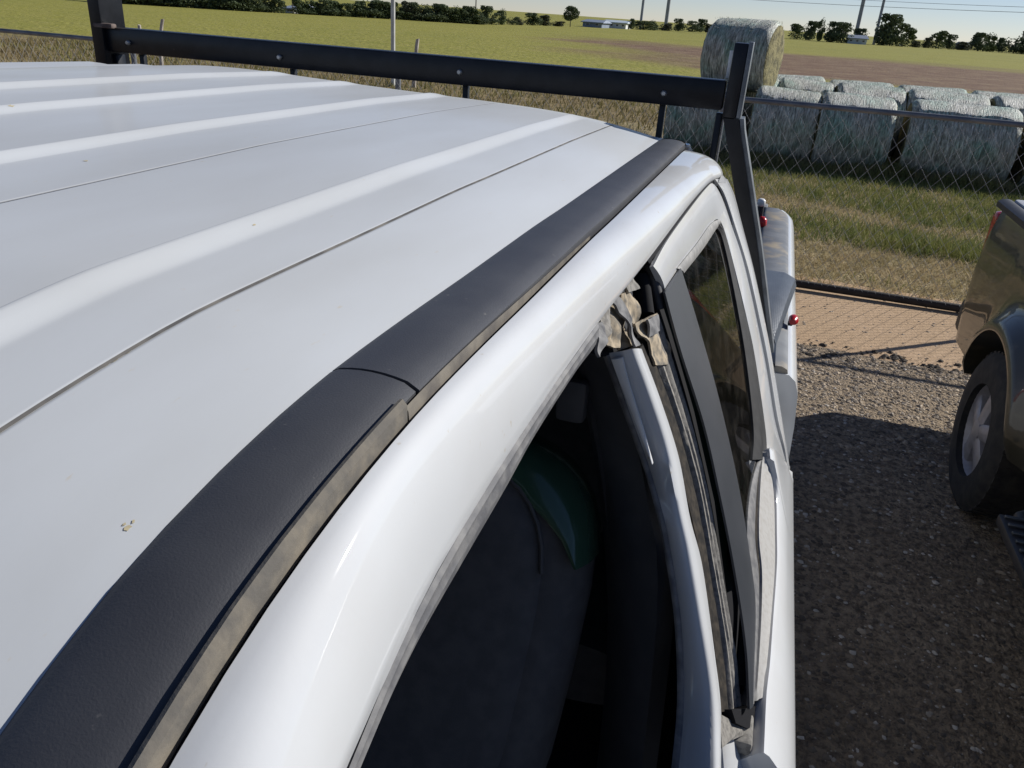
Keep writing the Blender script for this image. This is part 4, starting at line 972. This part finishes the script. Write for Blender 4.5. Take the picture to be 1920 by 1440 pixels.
M['straw'] = mat('cut_hay_end', (.26, .225, .10), .95, var=(.10, .09, .04), vscale=9, vlo=.4, vhi=.65, bump=.9, bscale=30, bdist=.03, stretch=(1, 1, 1))
def make_bale(W, Rr, seed):
    V = []; Fc = []; nx, na = 26, 60
    for i in range(nx+1):
        s = i/nx; x = (s-.5)*W
        edge_ = 1-.10*max(0, (abs(2*s-1)-.86)/.14)**2
        for k in range(na):
            a = 2*math.pi*k/na
            r = Rr*edge_*(1+.040*noise.noise(Vector((x*.9+seed*3, math.cos(a)*.9, math.sin(a)*.9)))+.020*noise.noise(Vector((x*2.2, math.cos(a)*1.6, math.sin(a)*1.6+seed*7)))+.010*noise.noise(Vector((x*9, math.cos(a)*6, math.sin(a)*6+seed))))
            if math.sin(a) < -.82: r = min(r, Rr*.90/abs(math.sin(a)))        # flattened by its own weight
            V.append((x, r*math.cos(a), r*math.sin(a)))
    for i in range(nx):
        for k in range(na): Fc.append((i*na+k, i*na+(k+1) % na, (i+1)*na+(k+1) % na, (i+1)*na+k))
    return V, Fc, na, nx
def bale(u, v, z, W=1.2, Rr=.63, rz=0.0, seed=0, lab='', roll=0.0):
    e = empty('hay_bale', (u, v, z), rz); tag(e, lab, 'hay bale', 'net wrapped round hay bales beyond the fence')
    V, Fc, na, nx = make_bale(W, Rr, seed)
    o = mk('net_wrap', V, Fc, M['bale'], e, True, loc=(0, 0, 0))
    for s, i in ((-1, 0), (1, nx)):
        ring = V[i*na:(i+1)*na]; vv = []; ff = []
        for q, (sc2, dx) in enumerate(((1.0, 0), (.97, .012), (.7, .02), (.4, .012), (.12, .02))):
            vv += [(p[0]+s*dx+s*.012*noise.noise(Vector((p[1]*9*sc2, p[2]*9*sc2, seed))), p[1]*sc2, p[2]*sc2) for p in ring]
        for q in range(4):
            for k in range(na): ff.append((q*na+k, q*na+(k+1) % na, (q+1)*na+(k+1) % na, (q+1)*na+k))
        ff.append(tuple(range(4*na, 5*na)))
        mk('cut_end', vv, ff, M['straw'], e, True, loc=(0, 0, 0))
    rb = random.Random(seed+90); sv = []; sf = []                # loose straw bristling from the wrap
    for _ in range(1100):
        a = rb.uniform(-.15, math.pi+.15); x = rb.uniform(-.5, .5)*W; n_ = Vector((rb.uniform(-.25, .25), math.cos(a), math.sin(a)))
        c = Vector((x, math.cos(a)*Rr*.985, math.sin(a)*Rr*.985)); t = Vector((rb.uniform(-1, 1), -math.sin(a), math.cos(a))).normalized()
        ln = rb.uniform(.03, .085); d_ = (t*rb.uniform(.6, 1.2)+n_*rb.uniform(.05, .5)).normalized()*ln; sd_ = d_.cross(n_).normalized()*.0035
        b0 = len(sv); sv += [c-sd_, c+sd_, c+d_]; sf.append((b0, b0+1, b0+2))
    st_ = mk('loose_straw', sv, sf, M['netstraw'], e, False, loc=(0, 0, 0)); st_['kind'] = 'stuff'
    return e
ZB = .565
bale(-.36, 15.25, ZB, 1.22, rz=R(1), seed=1, lab='round hay bale in the front row behind the truck rack post')
bale(1.02, 15.20, ZB, 1.06, rz=R(-1.5), seed=2, lab='front row hay bale right of the one under the raised bale')
bale(2.14, 15.15, ZB, 1.16, rz=R(1), seed=3, lab='front row hay bale left of the wide dark gap')
bale(3.78, 15.20, ZB, 1.62, rz=R(-2), seed=4, lab='wide front row hay bale right of the wide dark gap')
bale(5.55, 15.3, ZB, 1.5, rz=R(2), seed=5, lab='last front row hay bale, standing beyond the olive pickup')
bale(.15, 16.50, ZB+.10, 1.35, rz=R(2), seed=6, lab='back row hay bale supporting the raised bale')
bale(1.32, 16.55, ZB+.10, .95, rz=R(-1), seed=7, lab='narrow back row hay bale beside the raised bale')
bale(2.42, 16.50, ZB+.10, 1.16, rz=R(2), seed=8, lab='back row hay bale behind the dark gap')
bale(3.70, 16.50, ZB+.10, 1.30, rz=R(-2), seed=9, lab='back row hay bale behind the wide front row bale')
bale(5.10, 16.55, ZB+.10, 1.35, rz=R(1), seed=10, lab='last bale of the back row behind the olive pickup')
bale(1.05, 17.75, ZB+.10, 1.25, rz=R(1), seed=13, lab='rear row hay bale behind the narrow back row bale')
bale(2.35, 17.75, ZB+.10, 1.20, rz=R(-2), seed=14, lab='rear row hay bale showing just above the back row left of the gap')
bale(3.62, 17.75, ZB+.10, 1.22, rz=R(2), seed=15, lab='rear row hay bale showing just above the back row right of the gap')
bale(4.95, 17.80, ZB+.10, 1.25, rz=R(-1), seed=16, lab='last hay bale of the rear row, farthest from the fence')
bale(.10, 15.88, ZB+1.05, 1.13, .62, rz=R(-14), seed=12, lab='hay bale raised on top of the others, against the sky')

# ================================================================== near posts beyond the lot
M['oldwood'] = mat('bleached_wood', (.50, .45, .39), .9, var=(.33, .29, .25), vscale=20, vlo=.4, vhi=.6, stretch=(1, 1, .15), bump=.6, bscale=30, bdist=.01)
def stake(base, topz, lean, r, lab, seed):
    e = []; n = 9; rr = []
    for i in range(n):
        t = i/(n-1); z = -.1+t*(topz+.1)
        c = Vector((base[0]+lean*t*t, base[1], z)); k = 1-.25*t
        rr.append([c+Vector((math.cos(a)*r*k*(1+.25*noise.noise(Vector((a*2, z*3, seed)))), math.sin(a)*r*k, (0 if i < n-1 else .07*noise.noise(Vector((a*3, 1, seed)))))) for a in np.linspace(0, 2*math.pi, 10, endpoint=False)])
    o = loft('fence_stake', rr, M['oldwood'], ang=40); return tag(o, lab, 'wooden stake', 'bleached wooden stakes in the field margin')
stake(at((776, 163), z=0), 1.24, .10, .065, 'bleached wooden stake standing beside the tall white pole', 1)
stake(at((303, 124), z=0), 1.26, .22, .060, 'bleached wooden stake leaning above the rack crossbar', 2)
stake(at((268, 122), z=0), 1.06, .05, .055, 'short bleached stake barely showing above the rack crossbar', 3)
M['whitepole'] = mat('white_painted_pole', (.62, .62, .58), .5, var=(.5, .49, .45), vscale=4)
b = at((737, 160), z=0)
wp = tube('white_pole', [b+Vector((0, 0, -.2)), b+Vector((.0, 0, 3)), b+Vector((.0, 0, 5.2))], [.06, .06, .055], M['whitepole'], n=14)
tag(wp, 'tall white pole standing in the field margin behind the rack', 'pole')

# ================================================================== TREES
M['leafA'] = leaf_mat('dark_tree_leaves', (.085, .11, .055), (.12, .15, .075), .5, .15)
M['leafB'] = leaf_mat('mid_tree_leaves', (.090, .12, .050), (.125, .155, .068), .5, .15)
M['leafC'] = leaf_mat('grey_green_leaves', (.10, .11, .065), (.14, .14, .085), .5, .15)
M['bark'] = mat('tree_bark', (.075, .06, .045), .95, var=(.12, .10, .08), vscale=4)
def crown_mesh(name, seed, lobes, nleaf, leaf):
    """leaf-sized faces spread through several lobes, crown about 1 high and 1 wide, base at z = .15"""
    rnd = random.Random(seed); V = []; Fc = []
    for _ in range(nleaf):
        cx, cy, cz, rx, rz_ = rnd.choice(lobes)
        while True:
            p = Vector((rnd.uniform(-1, 1), rnd.uniform(-1, 1), rnd.uniform(-1, 1)))
            if .25 < p.length < 1: break
        p = p.normalized()*(p.length**.4)*(1+.42*noise.noise(p*3+Vector((seed, cx*9, cz*9))))
        c = Vector((cx+p.x*rx, cy+p.y*rx, cz+p.z*rz_)); s = leaf*rnd.uniform(.6, 1.3)
        n = Vector((rnd.uniform(-1, 1), rnd.uniform(-1, 1), rnd.uniform(-.2, 1))).normalized()
        a = n.orthogonal().normalized()*s; d = n.cross(a.normalized())*s*.7
        b0 = len(V); V += [c-a, c-d*.9, c+a, c+d]; Fc.append((b0, b0+1, b0+2, b0+3))
    me = bpy.data.meshes.new(name); me.from_pydata([tuple(v) for v in V], [], Fc); return me
def lobes(seed, n, wide, tall):
    rnd = random.Random(seed); L = [(0, 0, .50, .36*wide, .40*tall), (.12*wide, 0, .22, .30*wide, .2), (-.12*wide, .05, .2, .30*wide, .2)]
    for _ in range(n):
        a = rnd.random()*6.28; r = rnd.uniform(.12, .34)*wide; z = rnd.uniform(.15, .88)
        L.append((math.cos(a)*r, math.sin(a)*r, z, rnd.uniform(.10, .22)*wide, rnd.uniform(.09, .18)*tall))
    return L
CROWNS = []
for i, (mt_, nl, wd, tl_) in enumerate((('leafA', 7, 1.0, 1.0), ('leafB', 8, 1.25, .95), ('leafC', 6, .8, 1.05), ('leafA', 9, 1.5, .9), ('leafB', 6, .9, 1.1))):
    me = crown_mesh('crown', i+3, lobes(i+5, nl, wd, tl_), 2400, .042); me.materials.append(M[mt_]); CROWNS.append(me)
me = crown_mesh('crown', 77, [(0, 0, .62, .40, .30), (.20, .05, .52, .22, .2), (-.22, 0, .60, .22, .22), (.08, 0, .86, .20, .12), (-.12, .1, .80, .2, .14), (.1, -.1, .40, .2, .12)], 2200, .038); me.materials.append(M['leafA']); CROWNS.append(me)
TRUNKS = []
for i in range(3):
    rnd = random.Random(i); V = []; Fc = []
    segs = [([(0, 0, -.05), (.01, 0, .2), (.02, .01, .45), (.0, 0, .7)], [.030, .024, .016, .006])]
    for q in range(5):
        a = q*1.26+rnd.random(); z0 = rnd.uniform(.2, .4)
        segs.append(([(0, 0, z0), (math.cos(a)*.12, math.sin(a)*.12, z0+.15), (math.cos(a)*.26, math.sin(a)*.26, z0+.3)], [.014, .009, .004]))
    for pts, r in segs:
        v_, f_ = tube_data(pts, r, 6); b0 = len(V); V += v_; Fc += [tuple(k+b0 for k in f) for f in f_]
    me = bpy.data.meshes.new('trunk'); me.from_pydata([tuple(v) for v in V], [], Fc); me.materials.append(M['bark']); TRUNKS.append(me)
BX = [150, 198, 475, 700, 896, 1010, 1322, 1487, 1580, 1899, 1960]
BY = [1, 4, 21, 33, 45, 47, 60, 72, 80, 99, 104]
def tree(x, hpx, wpx, kind, lab, grp, dv=1.0, name='field_tree'):
    yb = float(np.interp(x, BX, BY)); p = at((x, yb+.6), z=0); d = math.hypot(p.x-CAM[0], p.y)
    p.x = CAM[0]+(p.x-CAM[0])*dv; p.y *= dv; p.z = 0; d *= dv
    k = d/1600.0; h = hpx*k*1.10; wd = wpx*k*1.18
    e = empty(name, p, random.random()*6.28); tag(e, lab, 'tree', grp)
    c = bpy.data.objects.new('crown', CROWNS[kind]); COL.objects.link(c); c.parent = e; c.scale = (wd*1.05, wd*1.05, h)
    t = bpy.data.objects.new('trunk', TRUNKS[kind % 3]); COL.objects.link(t); t.parent = e; t.scale = (max(wd, h*.5), max(wd, h*.5), h)
    return e
rt = random.Random(4)
x = 205
while x < 905:
    if x < 470: h = rt.uniform(24, 40)
    elif x < 620: h = rt.uniform(15, 26)
    else: h = rt.uniform(20, 31)
    if not (533 < x < 556):
        kd = rt.choice([0, 1, 2, 3, 4, 0, 3])
        lab = ['dark green tree in the long hedgerow left of the white building', 'broad mid green tree in the long hedgerow left of the white building', 'grey green thin tree in the long hedgerow left of the white building',
               'low spreading dark tree in the long hedgerow left of the white building', 'slim mid green tree in the long hedgerow left of the white building'][kd]
        tree(x, h, h*rt.uniform(.8, 1.25), kd, lab, 'trees of the long hedgerow across the field')
        if rt.random() < .8: tree(x+rt.uniform(-6, 8), h*.5, h*.9, rt.choice([1, 2, 3]), 'low bush at the foot of the long hedgerow', 'bushes of the long hedgerow', name='field_bush')
    x += rt.uniform(8, 13)
for x, h, wd, kd, lab in ((908, 32, 26, 0, 'tall dark tree at the right end of the long hedgerow'), (922, 20, 20, 3, 'low dark tree just beyond the end of the hedgerow'), (941, 26, 20, 4, 'slim tree standing alone right of the hedgerow end'),
        (961, 14, 16, 3, 'small dark bush between the slim tree and the broad bush'), (975, 10, 24, 2, 'faint low grey bush in front of the far field edge'), (998, 21, 30, 0, 'broad dark bush left of the round lone tree'), (1020, 17, 32, 2, 'grey green bush left of the round lone tree'),
        (1045, 8, 34, 2, 'very low grey bush at the foot of the round lone tree'), (1069, 32, 28, 5, 'round-headed lone tree with a bare trunk left of the white building'), (1183, 18, 14, 0, 'small dark tree at the right end of the white building'), (1206, 14, 40, 1, 'wide light green bush right of the white building'), (1222, 16, 22, 4, 'mid green tree beside the wide light green bush'),
        (1247, 12, 34, 2, 'low grey bush at the foot of the steel power pole'), (1272, 21, 20, 0, 'pointed dark tree left of the raised hay bale'), (1297, 18, 22, 3, 'dark low tree left of the raised hay bale'), (1312, 22, 18, 0, 'slim pointed dark tree next to the raised hay bale'), (1330, 14, 30, 2, 'grey bush partly hidden by the raised hay bale'),
        (1494, 23, 26, 1, 'mid green tree just right of the raised hay bale'), (1517, 31, 26, 0, 'dark tree with a leaning top right of the raised hay bale'), (1535, 36, 14, 4, 'thin pointed tree leaning right of the raised hay bale'), (1560, 33, 38, 0, 'broad dark rounded tree left of the grey house'), (1578, 32, 30, 3, 'dark spreading tree touching the grey house'),
        (1611, 25, 26, 0, 'dark tree rising behind the grey house'), (1655, 50, 40, 0, 'tallest dark tree right of the grey house'), (1668, 36, 30, 3, 'dark tree leaning against the tallest tree'), (1690, 28, 30, 1, 'mid green tree right of the tallest tree'), (1716, 10, 26, 2, 'faint low bush right of the mid green tree'), (1735, 16, 20, 2, 'small grey tree far across the ploughed field'),
        (1754, 26, 24, 1, 'mid green pair tree far across the ploughed field'), (1777, 23, 20, 0, 'dark small tree far across the ploughed field'), (1802, 12, 34, 2, 'low brownish bush far across the ploughed field'), (1832, 28, 30, 0, 'dark square-topped tree far across the ploughed field'), (1850, 27, 26, 4, 'upright green tree beside the square-topped tree'),
        (1872, 22, 16, 0, 'narrow dark tree beside the upright green tree'), (1900, 24, 34, 3, 'dark tree at the end of the far tree line'), (1916, 36, 26, 0, 'tall dark tree at the end of the far tree line'), (1945, 30, 40, 3, 'last spreading tree of the far tree line')):
    tree(x, h, wd, kd, lab, 'scattered trees across the far fields')

# ================================================================== FAR BUILDINGS
M['tealwall'] = mat('pale_metal_wall', (.50, .56, .60), .5, var=(.42, .48, .52), vscale=.6)
M['blueroof'] = mat('blue_grey_roof', (.17, .21, .28), .6, var=(.22, .26, .33), vscale=.5)
M['whitewall'] = mat('white_wall', (.68, .68, .66), .7, var=(.58, .58, .57), vscale=.5)
M['darkwin'] = mat('dark_window_pane', (.03, .035, .04), .2, var=(.05, .05, .06), vscale=1)
def building(name, x0, x1, hpx, rpx, wallm, roofm, lab, yoff=0.0, depth=8.0, wins=3):
    yb = float(np.interp((x0+x1)/2, BX, BY))+yoff
    a = at((x0, yb), z=0); dd = at(((x0+x1)/2, yb), z=0).y; a = at((x0, yb), v=dd); c = at((x1, yb), v=dd)
    L = c.x-a.x; k = dd/1560.0; h = hpx*k; rh = rpx*k
    e = empty(name, ((a.x+c.x)/2, dd+depth/2, 0)); tag(e, lab, 'building')
    rbox('wall', ((a.x+c.x)/2, dd+depth/2, h/2-.1), (L, depth, h+.2), .02, wallm, e, seg=1)
    xa, xb = a.x-.4, c.x+.4; y0, y1 = dd-.5, dd+depth+.5; ym = (y0+y1)/2
    mk('roof', [(xa, y0, h), (xb, y0, h), (xb, y1, h), (xa, y1, h), (xa+.3, ym, h+rh), (xb-.3, ym, h+rh), (xa, y0, h-.15), (xb, y0, h-.15), (xb, y1, h-.15), (xa, y1, h-.15)],
       [(0, 1, 5, 4), (2, 3, 4, 5), (1, 2, 5), (3, 0, 4), (6, 7, 1, 0), (7, 8, 2, 1), (8, 9, 3, 2), (9, 6, 0, 3), (9, 8, 7, 6)], roofm, e)
    for i in range(wins):
        xx = a.x+L*(i+.5)/wins; wf = rbox('window', (xx, dd-.02, h*.55), (min(1.6, L/wins*.4), .10, h*.32), .02, M['whitewall'], e, seg=1)
        rbox('pane', (xx, dd-.075, h*.55), (min(1.3, L/wins*.33), .03, h*.25), .005, M['darkwin'], wf, seg=1)
    return e
building('metal_shed', 1092, 1128, 9, 4, M['blueroof'], M['blueroof'], 'blue grey metal shed far across the green field', wins=2)
building('white_building', 1130, 1173, 10, 3.5, M['whitewall'], M['tealwall'], 'long white building with pale roof far across the green field', wins=4)
building('grey_house', 1588, 1624, 9, 5, M['tealwall'], M['blueroof'], 'low grey house between dark trees far across the ploughed field', wins=3, yoff=1.0)
building('white_house', 534, 552, 9, 9, M['whitewall'], M['blueroof'], 'small white gabled house in the gap of the long hedgerow', wins=1, yoff=-.5)
building('brown_shed', 1798, 1822, 7, 4, M['bark'], M['blueroof'], 'small brown shed far across the ploughed field', wins=1, yoff=-1)

# ================================================================== POWER POLES AND WIRES
M['pole'] = mat('grey_steel_pole', (.30, .31, .34), .5, metal=.2, var=(.25, .26, .28), vscale=.6)
M['woodpole'] = mat('grey_wood_pole', (.20, .17, .14), .9, var=(.27, .24, .20), vscale=2)
M['cable'] = mat('power_cable', (.10, .10, .11), .6)
def pole(x, wpx, h, lab, matl, dv=1.0, arms=True, stub=None):
    yb = float(np.interp(x, BX, BY)); p = at((x, yb), z=0); d = math.hypot(p.x-CAM[0], p.y); r = wpx*.5*d/1600
    e = empty('power_pole', p); tag(e, lab, 'power pole', 'power poles across the far fields')
    tube('shaft', [p+Vector((0, 0, -.5)), p+Vector((0, 0, h*.5)), p+Vector((0, 0, h))], [r*1.1, r, r*.8], matl, e, n=12)
    if arms:
        for q in (.78, .88, .96): rbox('crossarm', (p.x, p.y, h*q), (r*14, r*1.2, r*1.2), .02, matl, e, seg=1)
    return p, h
pA = pole(1200, 4.5, 28, 'pale steel power pole right of the white building', M['pole'])
pB = pole(1247, 6.0, 30, 'thicker grey steel power pole left of the raised hay bale', M['pole'])
pC = pole(1601, 6.0, 34, 'steel power pole rising behind the grey house', M['pole'])
pD = pole(1638, 4.5, 20, 'shorter thin power pole beside the tallest dark tree', M['pole'])
pole(549, 1.6, 12, 'thin wooden power pole beside the small white house', M['woodpole'])
pole(891, 2.0, 14, 'thin wooden power pole at the end of the hedgerow', M['woodpole'])
def cable(a, b, sag, r, lab):
    pts = [Vector(a).lerp(Vector(b), t)+Vector((0, 0, -4*sag*t*(1-t))) for t in np.linspace(0, 1, 24)]
    tag(tube('power_cable', pts, r, M['cable'], n=5), lab, 'power cable', 'overhead power cables')
q0 = at((1330, -6), v=150); q1 = at((2150, 30), v=110); cable(q0, q1, .3, .026, 'overhead power cable crossing the sky above the hay bales')
q0 = at((1400, -14), v=150); q1 = at((2150, 20), v=110); cable(q0, q1, .3, .022, 'upper power cable crossing the sky above the far trees')
for px0, px1, lab in (((640, -12), (1247, -8), 'power cable running to the grey steel pole'),):
    a = at(px0, v=160); cable(a, (pB[0].x, pB[0].y, pB[1]*.96), 1.0, .05, lab)
